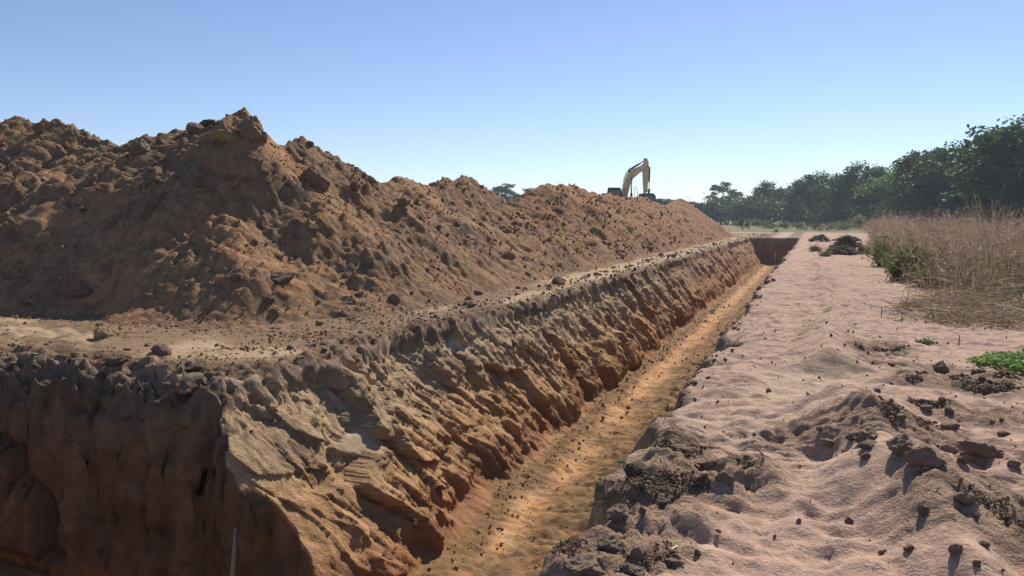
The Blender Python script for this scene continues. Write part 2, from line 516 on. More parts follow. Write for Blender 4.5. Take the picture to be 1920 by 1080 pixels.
    def prints(sz, seed, r0, r1, dpt):
        du, dv, d, a, b, c = cells(x / sz + .25 * pn(x * 2.2, y * 2.2, seed), y / sz + .25 * pn(x * 2.2 + 5, y * 2.2, seed), seed)
        ca, sa = np.cos(a * 3.1), np.sin(a * 3.1)
        e = np.hypot(ca * du + sa * dv, (-sa * du + ca * dv) * 1.6) * sz / (r0 + (r1 - r0) * b)
        bowl = -(1 - sst(.15, 1.0, e)) + .38 * np.exp(-((e - 1.15) / .28) ** 2)
        return bowl * dpt * (.35 + .65 * c)
    fade = 1 - .45 * sst(15, 40, y)
    patch = .5 + .6 * sst(-.35, .35, pn(x * .6, y * .4, 128))
    flat = (1 - .8 * sst(.02, .15, berm)) * (1 - sc)
    nearf = 1 - sst(4.5, 8.5, y)
    def bowls(sz, seed, dpt):
        du, dv, d, a, b, c = cells(x / sz + .35 * pn(x * 1.8, y * 1.8, seed), y / (sz * .85) + .35 * pn(x * 1.8 + 5, y * 1.8, seed), seed)
        return dpt * (np.minimum(1, (d / .62) ** 2) * (.55 + .45 * a) - .35)
    sand = sand + bowls(.30, 21, .036) * patch * flat * (.16 + .84 * nearf) + bowls(.16, 22, .020) * patch * flat * fade + bowls(.085, 23, .009) * flat * (1 - sst(5, 9, y))
    sand = sand + .05 * lumps(x * 1.3 + .3 * pn(x, y, 133), y * 2.0, 2, 132) * flat * fade * (.35 + .75 * nearf)
    sand = sand + .018 * pn(x * 2.6 + pn(x, y, 136), y * 6.5, 137) * flat * (.5 + .5 * fade)
    sand = sand + .006 * fbm(x * 9, y * 9, 2, 129) + .004 * pn(x * 24, y * 24, 138) * (1 - sst(5, 8, y))
    sand = sand + berm - sc * .07
    z += rs * sand
    dirt = np.zeros_like(x)
    for (u, v, rx, ry, a_) in ((1345, 900, .40, .42, 1), (1200, 1030, .36, .30, 1), (1195, 930, .34, .9, .95), (1265, 850, .28, .8, .9), (1120, 1040, .30, .4, .95), (1255, 960, .3, .3, .7), (1570, 830, .55, .5, .8), (1880, 1000, .6, .6, .8), (1900, 720, 1.5, .55, 1), (1640, 655, .5, .7, .8),
                               (1760, 690, 1.0, .4, .5), (1800, 780, .7, .3, .8), (1770, 840, .7, .35, .7), (1180, 900, .35, .6, .9), (1120, 990, .3, .5, .8)):
        c = on_z(u, v)
        r = np.hypot((x - c.x) / rx, (y - c.y) / ry) + .35 * pn(x * 2.2, y * 2.2, 130)
        dirt = np.maximum(dirt, a_ * (1 - sst(.55, 1.1, r)))
    z += rs * dirt * (.028 * lumps(x * 9, y * 9, 2, 131) + .035 * facets(x / .16, y / .16, 10, .7, .7) + .035)

    # ================= colours
    def c3(r, g_, b_):
        return np.array((r, g_, b_), np.float32)
    nb = fbm(x * .5, y * .5, 3, 141)
    n2 = fbm(x * 2.1, y * 2.1, 3, 142)
    one = np.ones(x.shape + (3,), np.float32)
    # sand
    C = one * c3(.435, .29, .21)
    C = mix(C, one * c3(.33, .23, .175), sst(-.1, .8, n2) * .7)
    C = mix(C, one * c3(.465, .325, .233), sst(.0, .8, nb) * .6)
    C = C * (1 + .10 * pn(x * 13, y * 13, 146) + .08 * pn(x * 31, y * 31, 147))[..., None]
    C = mix(C, one * c3(.43, .32, .20), sst(.1, .7, pn(x * .9, y * .6, 143)) * .5 * (1 - sst(-.2, 1.2, x)))
    C = mix(C, one * c3(.42, .32, .22), sc * .6)
    C = mix(C, one * c3(.185, .125, .075), np.clip(dirt * (.75 + .45 * n2), 0, 1) * .85)
    C = mix(C, one * c3(.16, .115, .08), sst(.12, -.02, -eR + .06 * n2) * .8 * (x > -2.2))
    grain = np.full_like(x, .62)
    grain = grain + dirt * .5
    # field beyond the sand
    far = sst(88, 97, y + 6 * pn(x * .08, y * .05, 144)) 
    C = mix(C, mix(one * c3(.20, .17, .085), one * c3(.13, .16, .05), sst(-.2, .4, pn(x * .05, y * .04, 145))), far)
    farl = sst(-17, -24, x) * sst(14, 22, y)
    C = mix(C, one * c3(.2, .17, .085), farl * (1 - sst(.0, .3, hp)))
    farr = sst(9, 16, x)
    C = mix(C, one * c3(.24, .18, .11), farr)
    # bench
    pale = sst(.18, .5, pn(x * .9, y * .45, 151) + .75 * sst(12, 18, y) * sst(-6.5, -6.2, x)) * .85
    for (u, v, rx, ry) in ((400, 660, 1.15, .42), (500, 655, .8, .3), (1000, 556, .55, 1.8), (1090, 533, .45, 1.6), (60, 622, 1.6, .3)):
        c = on_z(u, v)
        pale = np.maximum(pale, 1 - sst(.6, 1.05, np.hypot((x - c.x) / rx, (y - c.y) / ry) + .2 * pn(x * 2, y * 2, 153)))
    Bc = mix(one * c3(.225, .148, .088), one * c3(.41, .295, .18) * (1 + .16 * sst(11, 16, y))[..., None], np.clip(pale * (.9 + .2 * n2), 0, 1))
    Bc = mix(Bc, one * c3(.19, .125, .078), np.clip(np.maximum(crust * .8, toe * .7 * (1 - .6 * sst(12, 18, y))) * (.7 + .6 * n2), 0, 1))
    # heap
    Hc = mix(one * c3(.275, .165, .09), one * c3(.21, .135, .082), sst(-.2, .5, nb))
    Hc = mix(Hc, one * c3(.37, .205, .10), np.clip(fine * .8 + sst(.25, .8, pn(x * .35, y * .35, 152)) * .5, 0, 1))
    Hc = Hc * (1 + .22 * pn(x * 5, y * 5, 154) + .18 * pn(x * 11, y * 11, 155))[..., None]
    Hc = mix(Hc, one * c3(.115, .08, .06), sst(.3, .9, n2) * .6)
    Hc = mix(Hc, one * c3(.29, .14, .068), sst(16, 34, y) * .5)
    # walls
    dd = dep + .16 * pn(x * 1.2 + y * .7, dep * 1.2, 161)
    Wc = mix(one * c3(.18, .13, .09), one * c3(.40, .28, .165), sst(.08, .34, dd))
    Wc = mix(Wc, one * c3(.43, .255, .125), sst(.6, 1.3, dd + .25 * pn(y * .5, x * .5, 162)))
    Wc = mix(Wc, one * c3(.32, .16, .078), sst(1.5, 1.95, dd + .15 * pn(y * 3, dep, 167)))
    Wc = mix(Wc, one * c3(.33, .17, .085), sst(16, 40, y) * .6)
    Wc = mix(Wc, one * c3(.19, .125, .075), sst(.15, .75, pn(q * 1.6, dep * .7, 163)) * .6)
    Wc = Wc * (1 + .30 * sn * np.clip(y * .06, .3, 1) + .18 * sn2)[..., None]
    Wc = mix(Wc, one * c3(.39, .30, .20), smooth_spots * .7)
    Wk = mix(one * c3(.17, .122, .08), one * c3(.195, .122, .066), sst(.5, 1.3, dd + .3 * pn(x * .7, dep, 164)))  # cross wall soil kept darker, so part of its shade is in the colour
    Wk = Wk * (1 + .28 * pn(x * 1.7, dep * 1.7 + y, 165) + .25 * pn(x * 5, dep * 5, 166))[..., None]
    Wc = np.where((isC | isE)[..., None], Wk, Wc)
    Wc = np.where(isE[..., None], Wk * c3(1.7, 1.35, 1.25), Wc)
    # floor
    Fc = mix(one * c3(.47, .262, .112), one * c3(.53, .33, .16), sst(-.2, .6, n2))
    deb_shade = np.clip(sst(.34, .06, np.abs(x - (rim_left(y) + 1.28 + .5 * (1 - sst(8, 14, y))))) + sst(-3.45, -3.0, x + .25 * pn(x * 0 + 3, y * 1.1, 171) + .12 * n2) * .9 + sst(.05, .6, fbm(x * 1.7, y * 1.0, 3, 172)) * .6, 0, 1)
    deb_shade = np.maximum(deb_shade, sst(-4.4, -5.0, x) * sst(6.5, 5.9, y))  # cross trench floor takes the debris colour too, painting its shade darker
    Fc = mix(Fc, one * c3(.19, .115, .058), deb_shade * .9)

    lft = (x < -3)
    C = np.where((lft & ~pit & (y < 85))[..., None], mix(Bc, Hc, m_heap), C)
    C = mix(C, one * c3(.2, .17, .085), farl * (1 - sst(.0, .3, hp)))
    wallf = sst(.03, .14, dep)
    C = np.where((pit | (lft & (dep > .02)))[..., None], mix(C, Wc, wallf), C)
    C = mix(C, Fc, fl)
    grain = np.where(lft, 1.0, grain)
    grain = np.where(lft & ~pit & (m_heap < .3) & (crust < .3), .4, grain)
    grain = np.where(pit, 1.0 * (1 - .8 * smooth_spots), grain)
    grain = np.where(floor, .7, grain)
    # region ids
    reg = np.zeros(x.shape, np.int8)                 # 0 sand
    reg[far > .5] = 1                                # field
    reg[(x < -3) & ~pit] = 2                         # bench
    reg[(x < -3) & ~pit & (y > 84)] = 1
    reg[(x < -24) & ~pit & (hp < .05)] = 1
    reg[(x < -3) & ~pit & (hp > .06)] = 3            # heap
    reg[isL] = 4; reg[isC] = 5; reg[isR] = 6; reg[isE] = 7
    reg[floor] = 8
    P = np.stack([x + dx, y + dy, z], -1)
    return P.astype(np.float32), np.clip(C, .02, .8).astype(np.float32), grain.astype(np.float32), reg

def seg(a, b, s):
    n = max(1, int(round((b - a) / s)))
    return np.linspace(a, b, n, endpoint=False)

def geo_(a, b, n):
    return np.geomspace(a, b, n, endpoint=False)

def growing(a, b, k):
    n = int(math.log(b / a) / k)
    return np.geomspace(a, b, n, endpoint=False)

cols = np.concatenate([-geo_(60, 1500, 14)[::-1] , [-58], seg(-56, -24, 2), seg(-24, -20, .4), seg(-20, -12, .07), seg(-12, -9.6, .05), seg(-9.6, -6.4, .042), seg(-6.4, -5.75, .035),
                       seg(-5.75, -3.85, .016), seg(-3.85, -3.7, .03), seg(-3.7, -1.8, .05), seg(-1.8, -.4, .024), seg(-.4, 2.4, .024), seg(2.4, 3, .036), seg(3, 6, .06), seg(6, 14, .12),
                       seg(14, 30, .5), seg(30, 80, 3), geo_(80, 1500, 14), [1500]])
rows_n = np.concatenate([-geo_(22, 1500, 8)[::-1], seg(-20, -4, 1), seg(-4, 1, .2), seg(1, 2.6, .05), seg(2.6, 4.8, .026), seg(4.8, 5.1, .02), seg(5.1, 5.72, .0065), seg(5.72, 6.3, .02), seg(6.3, 14, .032), growing(14, 30, .0029), [30]])
rows_f = np.concatenate([growing(30, 65, .0046), seg(65, 66.8, .1), seg(66.8, 84, .3), seg(84, 110, .7), seg(110, 300, 5), geo_(300, 1500, 12), [1500]])
cols = np.unique(np.round(cols, 4)); rows_n = np.unique(np.round(rows_n, 4)); rows_f = np.unique(np.round(rows_f, 4))
if len(cols) % 2 == 0:
    cols = np.append(cols, 6500.0)

def build_grid(cols, rows):
    X, Y = np.meshgrid(cols.astype(np.float64), rows.astype(np.float64))
    P, C, G, reg = terrain(X, Y)
    nr, nc = X.shape
    idx = np.arange(nr * nc).reshape(nr, nc)
    q = np.stack([idx[:-1, :-1], idx[:-1, 1:], idx[1:, 1:], idx[1:, :-1]], -1).reshape(-1, 4)
    # region of a face: the region of its corners, walls win over flat ground
    rr = np.stack([reg[:-1, :-1], reg[:-1, 1:], reg[1:, 1:], reg[1:, :-1]], -1).reshape(-1, 4)
    fr = rr.max(1)
    wall = (rr >= 4) & (rr <= 7)
    fr = np.where(wall.any(1), np.where(wall, rr, 0).max(1), fr)
    return P, C, G, reg, q, fr

Pn, Cn, Gn, Rn, Qn, FRn = build_grid(cols, rows_n)
Pn[-1, 1:-1:2] = (Pn[-1, 0:-2:2] + Pn[-1, 2::2]) / 2
Pf, Cf, Gf, Rf, Qf, FRf = build_grid(cols[::2], rows_f)
nN = Pn.shape[0] * Pn.shape[1]
V = np.concatenate([Pn.reshape(-1, 3), Pf.reshape(-1, 3)])
CC = np.concatenate([Cn.reshape(-1, 3), Cf.reshape(-1, 3)])
GG = np.concatenate([Gn.ravel(), Gf.ravel()])
RG = np.concatenate([Rn.ravel(), Rf.ravel()])
Q = np.concatenate([Qn, Qf + nN])
FR = np.concatenate([FRn, FRf])

def region_obj(ids, name):
    f = Q[np.isin(FR, ids)]
    used = np.unique(f)
    remap = np.full(len(V), -1, np.int32)
    remap[used] = np.arange(len(used))
    me = np_mesh(name, V[used], remap[f], smooth=ids[0] in (0, 1, 8))
    set_col(me, 'soil', CC[used]); set_f(me, 'grain', GG[used])
    return link(name, me, M_SOIL)

for ids, name in (([0], 'sand_ground'), ([1], 'field_ground'), ([2], 'ground_bench'), ([4], 'trench_wall_left'), ([5], 'trench_wall_corner'),
                  ([6], 'trench_wall_right'), ([7], 'trench_wall_end'), ([8], 'trench_floor')):
    tag(region_obj(ids, name), kind='structure')
tag(region_obj([3], 'spoil_heap'), 'long brown bank of dumped earth with many humps, running beside the trench', 'earth bank')

BVH = bvhtree.BVHTree.FromPolygons(V.tolist(), Q.tolist(), epsilon=0.0)

def hit(u, v):
    d = ray(u, v)
    loc, nor, i, dist = BVH.ray_cast(CAM_P, d)
    if loc is None:
        loc = on_z(u, v); nor = Vector((0, 0, 1)); dist = (loc - CAM_P).length
    if nor.z < 0: nor = -nor
    return loc, nor, dist

def drop(x, y):
    loc, nor, i, dist = BVH.ray_cast(Vector((x, y, 30)), Vector((0, 0, -1)))
    if loc is None: return Vector((x, y, 0)), Vector((0, 0, 1))
    if nor.z < 0: nor = -nor
    return loc, nor

# ------------------------------------------------------------------ clods
import bmesh
def clod_mesh(name, seed, sub=3, cuts=7, rough=.12):
    r = np.random.default_rng(seed)
    bm = bmesh.new()
    bmesh.ops.create_icosphere(bm, subdivisions=sub, radius=1)
    P = np.array([v.co[:] for v in bm.verts], np.float32)
    for _ in range(cuts):                      # broken faces
        n = r.normal(size=3); n /= np.linalg.norm(n)
        d = r.uniform(.45, .8)
        s = P @ n - d
        P = P - np.where(s > 0, s, 0)[:, None] * n * .92
    k = r.uniform(0, 50)
    L = np.linalg.norm(P, axis=1, keepdims=True)
    N = P / np.maximum(L, 1e-4)
    a = fbm(P[:, 0] * 1.6 + k, P[:, 1] * 1.6 + P[:, 2] * 1.1, 3, seed) + fbm(P[:, 2] * 2.2 - k, P[:, 0] * 2 - P[:, 1], 3, seed + 3)
    a2_ = lumps(P[:, 0] * 3.3 + k, P[:, 1] * 3.3 + P[:, 2] * 2.6, 3, seed + 7) + lumps(P[:, 2] * 3.7 + k, P[:, 0] * 2.9 - P[:, 1] * 3, 3, seed + 9)
    P = P + N * (a * rough + a2_ * .045)[:, None]
    P /= np.abs(P).max()
    for v, p in zip(bm.verts, P): v.co = p
    for f in bm.faces: f.smooth = False
    me = bpy.data.meshes.new(name)
    bm.to_mesh(me); bm.free()
    return me

BIG = [clod_mesh('clod', 200 + i, 4, 8, .10) for i in range(7)]
MED = [clod_mesh('clod', 230 + i, 3, 6, .14) for i in range(8)]

def mesh_with(me, mat, cache={}):
    k = (me.name, mat.name)
    if k not in cache:
        c = me.copy(); c.materials.clear(); c.materials.append(mat); cache[k] = c
    return cache[k]

def place_clod(u, v, w, h, label, cat='clod', group=None, mat=None, big=True, sink=.5, name='clod', rz=None, depth=.9, tilt=None, i=None):
    """v is the pixel row of its foot; w, h its size in photo pixels"""
    loc, nor, dist = hit(u, v)
    s = dist / F_PX
    me = random.choice(BIG if big else MED) if i is None else (BIG if big else MED)[i]
    o = link(name, mesh_with(me, mat or M_CLOD))
    sx, sz = w * s / 2, h * s / 2
    sy = sx * depth
    o.scale = (sx * 1.08, sy, sz * 1.12)
    o.rotation_euler = (random.uniform(-.15, .15), random.uniform(-.15, .15), YAW + (random.uniform(-.5, .5) if rz is None else rz))
    if tilt: o.rotation_euler[1] = tilt
    back = Vector((-math.sin(YAW), math.cos(YAW), 0)) * sy * .6
    p, n = drop(loc.x + back.x, loc.y + back.y)
    z = min(p.z, loc.z + .5 * sz) if cat else p.z
    o.location = (loc.x + back.x, loc.y + back.y, loc.z * .5 + z * .5 + sz * (1 - sink * 1.4))
    tag(o, label, cat, group)
    return o

SANDG = 'clods of earth lying on the sand'
place_clod(1633, 826, 48, 46, 'large upright brown clod on the near end of the sand ridge', group=SANDG, mat=M_CLOD_SAND, i=0)
place_clod(1767, 697, 24, 25, 'pointed dark clod standing alone on the sand left of the green creeper', group=SANDG, mat=M_CLOD_SAND, i=3)
place_clod(1746, 876, 62, 46, 'biggest dark clod half buried where the sand ridge ends', group=SANDG, mat=M_CLOD_SAND, i=2, tilt=.3)
place_clod(1694, 850, 46, 42, 'rounded clod partly covered with sand, left of the biggest half buried clod', group=SANDG, mat=M_CLOD_SAND, i=3)
place_clod(1852, 860, 72, 42, 'wide flat dark clod with crumbs on top at the right edge of the sand', group=SANDG, mat=M_CLOD_SAND, i=4)
place_clod(1815, 945, 42, 30, 'smooth oval brown clod lying below the wide flat clod', group=SANDG, mat=M_CLOD_SAND, i=5)
for (u, v, w, h, l) in ((1562, 838, 34, 18, 'low grey clod among crumbs left of the large upright clod'), (1601, 824, 24, 17, 'small clod just left of the large upright clod'),
                        (1634, 838, 34, 16, 'flat clod at the foot of the large upright clod'), (1625, 860, 18, 14, 'small dark clod below the large upright clod'),
                        (1808, 870, 21, 16, 'round clod between the two biggest dark clods'), (1843, 874, 23, 17, 'clod in front of the wide flat clod'),
                        (1540, 808, 17, 11, 'little clod on the sand left of the ridge end'), (1596, 982, 17, 18, 'dark round clod in the sandy dip at lower right'),
                        (1733, 966, 20, 24, 'tall narrow clod left of the smooth oval clod'), (1795, 1040, 24, 24, 'knobbly clod above a patch of crumbs near the lower right corner'),
                        (1707, 1032, 18, 14, 'low rounded clod near the bottom edge, right of the dark cube-like clod'), (1654, 1040, 11, 9, 'small dark cube-like clod near the bottom edge'),
                        (1849, 1028, 20, 13, 'flat dark clod near the lower right corner'), (1836, 1062, 15, 16, 'rounded clod at the lower right bottom edge'),
                        (1909, 880, 24, 22, 'dark clod cut by the right edge of the view'), (1646, 736, 11, 10, 'single dark lump on the crest of the sand ridge'),
                        (1830, 975, 13, 12, 'dark lump just below the smooth oval clod'), (1690, 790, 22, 14, 'small clod on the ridge right of the large upright clod'),
                        (1786, 806, 28, 14, 'low clod right of the ridge among crumbs'), (1784, 776, 18, 16, 'upright clod among crumbs right of the sand ridge'),
                        (1884, 818, 18, 14, 'small dark clod by the right edge above the wide flat clod'), (1838, 700, 22, 10, 'low dark clod at the near edge of the green creeper'),
                        (1808, 716, 14, 10, 'small dark clod on the dark soil below the green creeper'), (1740, 772, 20, 12, 'yellowish clod on the right flank of the sand ridge')):
    place_clod(u, v, w, h, l, group=SANDG, big=w > 30, mat=random.choice((M_CLOD_SAND, M_CLOD_SAND, M_CLOD_GREY)))
RIMG = 'clods of earth along the right rim of the trench'
place_clod(1165, 975, 56, 44, 'large dark clod with pale roots hanging at its left, on the right rim', group=RIMG, mat=M_CLOD_GREY, i=0)
place_clod(1196, 893, 44, 36, 'dark squarish clod jutting from the right rim above the rooted clod', group=RIMG, mat=M_CLOD_DARK, i=6)
place_clod(1092, 1080, 74, 40, 'big smooth clod at the bottom edge on the right rim', group=RIMG, mat=M_CLOD_GREY, i=3)
place_clod(1190, 1080, 40, 30, 'grey clod in a nest of crumbs at the bottom edge', group=RIMG, mat=M_CLOD_GREY, i=5)
for (u, v, w, h, l) in ((1331, 876, 46, 24, 'pale flattened clod at the top of the dark crumb pile'), (1362, 906, 40, 30, 'rounded clod in the middle of the dark crumb pile'),
                        (1207, 962, 18, 18, 'small clod touching the right side of the rooted clod'), (1246, 952, 30, 20, 'two-lobed clod right of the rooted clod'),
                        (1140, 1026, 44, 22, 'low clod half covered by sand below the rooted clod'), (1196, 1046, 26, 28, 'pointed dark clod above the grey clod at the bottom edge'),
                        (1268, 1060, 32, 14, 'flat dark clod right of the crumb nest'), (1280, 848, 40, 18, 'low broad clod behind the dark crumb pile'),
                        (1310, 1042, 15, 15, 'single round clod on the sand right of the crumb nest'), (1400, 860, 12, 10, 'single small clod on the smooth sand crest')):
    place_clod(u, v, w, h, l, group=RIMG, big=w > 30, mat=M_CLOD_GREY)
place_clod(193, 633, 38, 34, 'yellowish block of earth standing on the ledge in front of the heap', mat=M_CLOD_YEL, i=6, group='clods on the ledge')
for (u, v, w, h, l) in ((275, 650, 12, 9, 'small reddish clod on the pale ledge right of the yellowish block'), (893, 552, 26, 15, 'dark flat clod where the heap meets the pale ledge patch'),
                        (877, 563, 14, 13, 'peaked clod left of the pale ledge patch'), (883, 577, 15, 13, 'dark clod at the near end of the pale ledge patch'),
                        (872, 573, 12, 11, 'brown clod beside the dark clod at the near end of the pale ledge patch'), (938, 568, 8, 6, 'small dark clod in front of the pale ledge patch'),
                        (1240, 480, 10, 9, 'dark round clod on the far part of the ledge'), (972, 541, 14, 7, 'low dark clod on the ledge beyond the pale patch'),
                        (640, 594, 18, 12, 'dark clod at the near foot of the heap'), (660, 600, 22, 13, 'larger dark clod right of another at the near foot of the heap'),
                        (598, 610, 15, 12, 'ochre clod at the near foot of the heap'), (57, 672, 24, 14, 'rounded grey clod on the rim at the far left'),
                        (15, 690, 30, 16, 'grey clod on the rim cut by the left edge'), (110, 676, 22, 12, 'grey clod on the rim below the yellowish block')):
    place_clod(u, v, w, h, l, group='clods on the ledge', big=False, mat=M_CLOD_YEL if 'ochre' in l else M_CLOD_GREY)
HEAPG = 'large lumps on the spoil heap'
for (u, v, w, h, l, k, mt) in ((367, 250, 44, 26, 'blocky lump on the left shoulder of the highest hump', 6, M_CLOD), (353, 229, 12, 11, 'small dark stone balanced on a blocky lump at the top', 2, M_CLOD_DARK),
                               (388, 238, 30, 18, 'lump beside the blocky lump on the left shoulder of the highest hump', 1, M_CLOD), (425, 272, 58, 36, 'big tilted slab of earth just below the highest peak', 4, M_CLOD_YEL),
                               (255, 290, 38, 34, 'grey upright lump on the saddle left of the highest hump', 3, M_CLOD_GREY), (70, 255, 20, 34, 'pointed fin of earth on the left hump', 1, M_CLOD_RED),
                               (588, 352, 52, 48, 'long brown slab lying on the slope right of the highest peak', 5, M_CLOD), (585, 438, 30, 30, 'brown lump in the middle of the long face', 0, M_CLOD),
                               (462, 258, 50, 50, 'craggy peak block crowning the highest hump', 3, M_CLOD), (487, 268, 34, 34, 'steep block leaning on the right of the craggy peak', 0, M_CLOD), (430, 340, 26, 18, 'reddish lump below the tilted slab', 2, M_CLOD_RED),
                               (465, 345, 22, 20, 'second reddish lump below the tilted slab', 4, M_CLOD_RED), (300, 345, 34, 18, 'low lump on the left face of the highest hump', 5, M_CLOD),
                               (290, 390, 40, 26, 'lump in the middle of the dark left face', 3, M_CLOD), (520, 530, 60, 24, 'broad ledge-like lump low on the near face', 2, M_CLOD),
                               (505, 570, 26, 26, 'steep lump at the foot of the near face', 0, M_CLOD), (690, 500, 26, 26, 'lump low on the long face', 1, M_CLOD_GREY)):
    place_clod(u, v, w, h, l, cat='earth lump', group=HEAPG, mat=mt, i=k, sink=.42 if 'peak' not in l else .34, name='earth_lump', depth=.8)

# medium clods on the heap and the ledge: individuals sharing meshes
def normals_grid(P):
    du = np.gradient(P, axis=1); dv = np.gradient(P, axis=0)
    n = np.cross(du, dv); n /= np.maximum(np.linalg.norm(n, axis=-1, keepdims=True), 1e-9)
    return n
Nn = normals_grid(Pn.astype(np.float64)); Nf = normals_grid(Pf.astype(np.float64))
NN = np.concatenate([Nn.reshape(-1, 3), Nf.reshape(-1, 3)])
Xn = np.concatenate([np.tile(np.gradient(cols), len(rows_n)) * np.repeat(np.gradient(rows_n), len(cols)),
                     np.tile(np.gradient(cols[::2]), len(rows_f)) * np.repeat(np.gradient(rows_f), len(cols[::2]))])
DIST = np.linalg.norm(V - np.array(CAM_P), axis=1)
_vc = (V - np.array(CAM_P)) @ np.array(CAM_M)
INV = (_vc[:, 2] < -.5) & (np.abs(_vc[:, 0] / -_vc[:, 2]) < .80) & (np.abs(_vc[:, 1] / np.minimum(_vc[:, 2], -.01)) < .5)
FACING = np.einsum('ij,ij->i', NN, np.array(CAM_P) - V) > 0

def sample(weight, n, r):
    c = np.cumsum(weight); c /= c[-1]
    return np.searchsorted(c, r.random(n))

r2 = np.random.default_rng(12)
clump = np.clip(.35 + fbm(V[:, 0] * .7, V[:, 1] * .7, 2, 301), .02, 2)
wgt = Xn * (RG == 3) * INV * FACING * clump * (V[:, 1] < 45) * (V[:, 0] > -22)
mats3 = (M_CLOD, M_CLOD, M_CLOD_RED, M_CLOD_GREY)
for j, k in enumerate(sample(wgt / np.maximum(DIST, 5) ** 1.2, 150, r2)):
    s = .045 * (1 - r2.random()) ** -.42
    s = min(s, .19)
    o = link('clod', mesh_with(random.choice(MED), mats3[j % 4]))
    o.location = V[k] + NN[k] * s * .12
    o.scale = (s * r2.uniform(.8, 1.4), s * r2.uniform(.8, 1.2), s * r2.uniform(.6, .95))
    o.rotation_euler = (r2.uniform(-.6, .6), r2.uniform(-.6, .6), r2.uniform(0, 6.28))
    zone = 'near end' if V[k][1] < 10.6 else 'highest hump' if V[k][1] < 14 and V[k][0] > -13 else 'left hump' if V[k][0] < -13 else 'second hump' if V[k][1] < 18 else 'middle humps' if V[k][1] < 27 else 'far humps'
    hgt = 'low' if V[k][2] < 1.0 else 'halfway up' if V[k][2] < 2.1 else 'high'
    tag(o, '%s %s clod %s on the %s of the heap' % ('tiny' if s < .055 else 'small' if s < .09 else 'large', ('brown', 'brown', 'reddish', 'grey')[j % 4], hgt, zone), 'clod', 'loose clods on the spoil heap')

rimw = Xn * INV * (V[:, 0] < -3.5) * np.isin(RG, (2, 4, 5)) * np.exp(-np.abs(V[:, 2] + .10) / .09) * ((V[:, 0] > -6.0) | (V[:, 1] < 6.6)) / np.maximum(DIST, 5) ** 1.4
for j, k in enumerate(sample(rimw, 80, r2)):
    s = min(.035 * (1 - r2.random()) ** -.5, .17)
    o = link('clod', mesh_with(MED[j % 8], (M_CLOD_GREY, M_CLOD_GREY, M_CLOD)[j % 3]))
    o.location = V[k] + NN[k] * s * .15
    o.scale = (s * r2.uniform(.9, 1.6), s * r2.uniform(.8, 1.2), s * r2.uniform(.5, .9))
    o.rotation_euler = (r2.uniform(-.6, .6), r2.uniform(-.6, .6), r2.uniform(0, 6.28))
    where = 'shaded pit rim' if V[k][0] < -5.9 or V[k][1] < 6.1 else 'left trench rim near the pit corner' if V[k][1] < 8.5 else 'left trench rim beside the first hump' if V[k][1] < 14 else 'left trench rim beside the middle humps' if V[k][1] < 26 else 'far part of the left trench rim'
    tag(o, '%s %s clod stuck on the %s' % ('tiny' if s < .05 else 'small' if s < .085 else 'large', ('grey', 'dark grey', 'brown')[j % 3] if j % 3 != 1 else 'grey', where), 'clod', 'clods along the left rim')

# crumbs past counting: joined low clods
def ico_protos(n, seed):
    out = []
    bm = bmesh.new(); bmesh.ops.create_icosphere(bm, subdivisions=1, radius=1)
    P0 = np.array([v.co[:] for v in bm.verts], np.float32)
    F0 = np.array([[v.index for v in f.verts] for f in bm.faces], np.int32)
    bm.free()
    r = np.random.default_rng(seed)
    for _ in range(n):
        out.append(P0 * r.uniform(.65, 1.2, (len(P0), 1)).astype(np.float32) * np.array([1, r.uniform(.6, 1), r.uniform(.5, .85)], np.float32))
    return out, F0
PRO, F0 = ico_protos(12, 5)

def crumbs(name, label, idx, size, mat, seed, sink=.25, cat='crumbs of earth'):
    r = np.random.default_rng(seed)
    n = len(idx)
    base = V[idx] + r.normal(0, .012, (n, 3)) * np.array([1, 1, 0]) + NN[idx] * (size * (1 - sink) * .45)[:, None]
    q = r.normal(size=(n, 4)); q /= np.linalg.norm(q, axis=1, keepdims=True)
    w, x, y, z = q.T
    M = np.stack([np.stack([1 - 2 * (y * y + z * z), 2 * (x * y - z * w), 2 * (x * z + y * w)], -1),
                  np.stack([2 * (x * y + z * w), 1 - 2 * (x * x + z * z), 2 * (y * z - x * w)], -1),
                  np.stack([2 * (x * z - y * w), 2 * (y * z + x * w), 1 - 2 * (x * x + y * y)], -1)], -2)
    proto = np.stack(PRO)[r.integers(0, len(PRO), n)]
    Pv = np.einsum('nij,nkj->nki', M, proto) * size[:, None, None] + base[:, None, :]
    nv = proto.shape[1]
    Fv = (F0[None] + (np.arange(n) * nv)[:, None, None]).reshape(-1, 3)
    me = np_mesh(name, Pv.reshape(-1, 3), Fv, smooth=False)
    o = link(name, me, mat)
    tag(o, label, cat, kind='stuff')
    return o

def crumb_mat(name, c1, c2):
    m, t, b = new_mat(name)
    geo = t.nodes.new('ShaderNodeNewGeometry')
    mx = t.nodes.new('ShaderNodeMix'); mx.data_type = 'RGBA'
    mx.inputs[6].default_value = (*c1, 1); mx.inputs[7].default_value = (*c2, 1)
    t.links.new(geo.outputs['Random Per Island'], mx.inputs[0])
    n = noise_node(t, geo.outputs['Position'], 70, 3)
    t.links.new(mul_col(t, mx.outputs[2], ramp(t, n.outputs['Fac'], (.3, .7, .75, 1.25))), b.inputs['Base Color'])
    bp = t.nodes.new('ShaderNodeBump'); bp.inputs['Strength'].default_value = .6; bp.inputs['Distance'].default_value = .02
    t.links.new(n.outputs['Fac'], bp.inputs['Height']); t.links.new(bp.outputs['Normal'], b.inputs['Normal'])
    b.inputs['Roughness'].default_value = .95; b.inputs['Specular IOR Level'].default_value = .1
    return m
M_CR_HEAP = crumb_mat('crumb_heap', (.19, .12, .073), (.33, .195, .105))
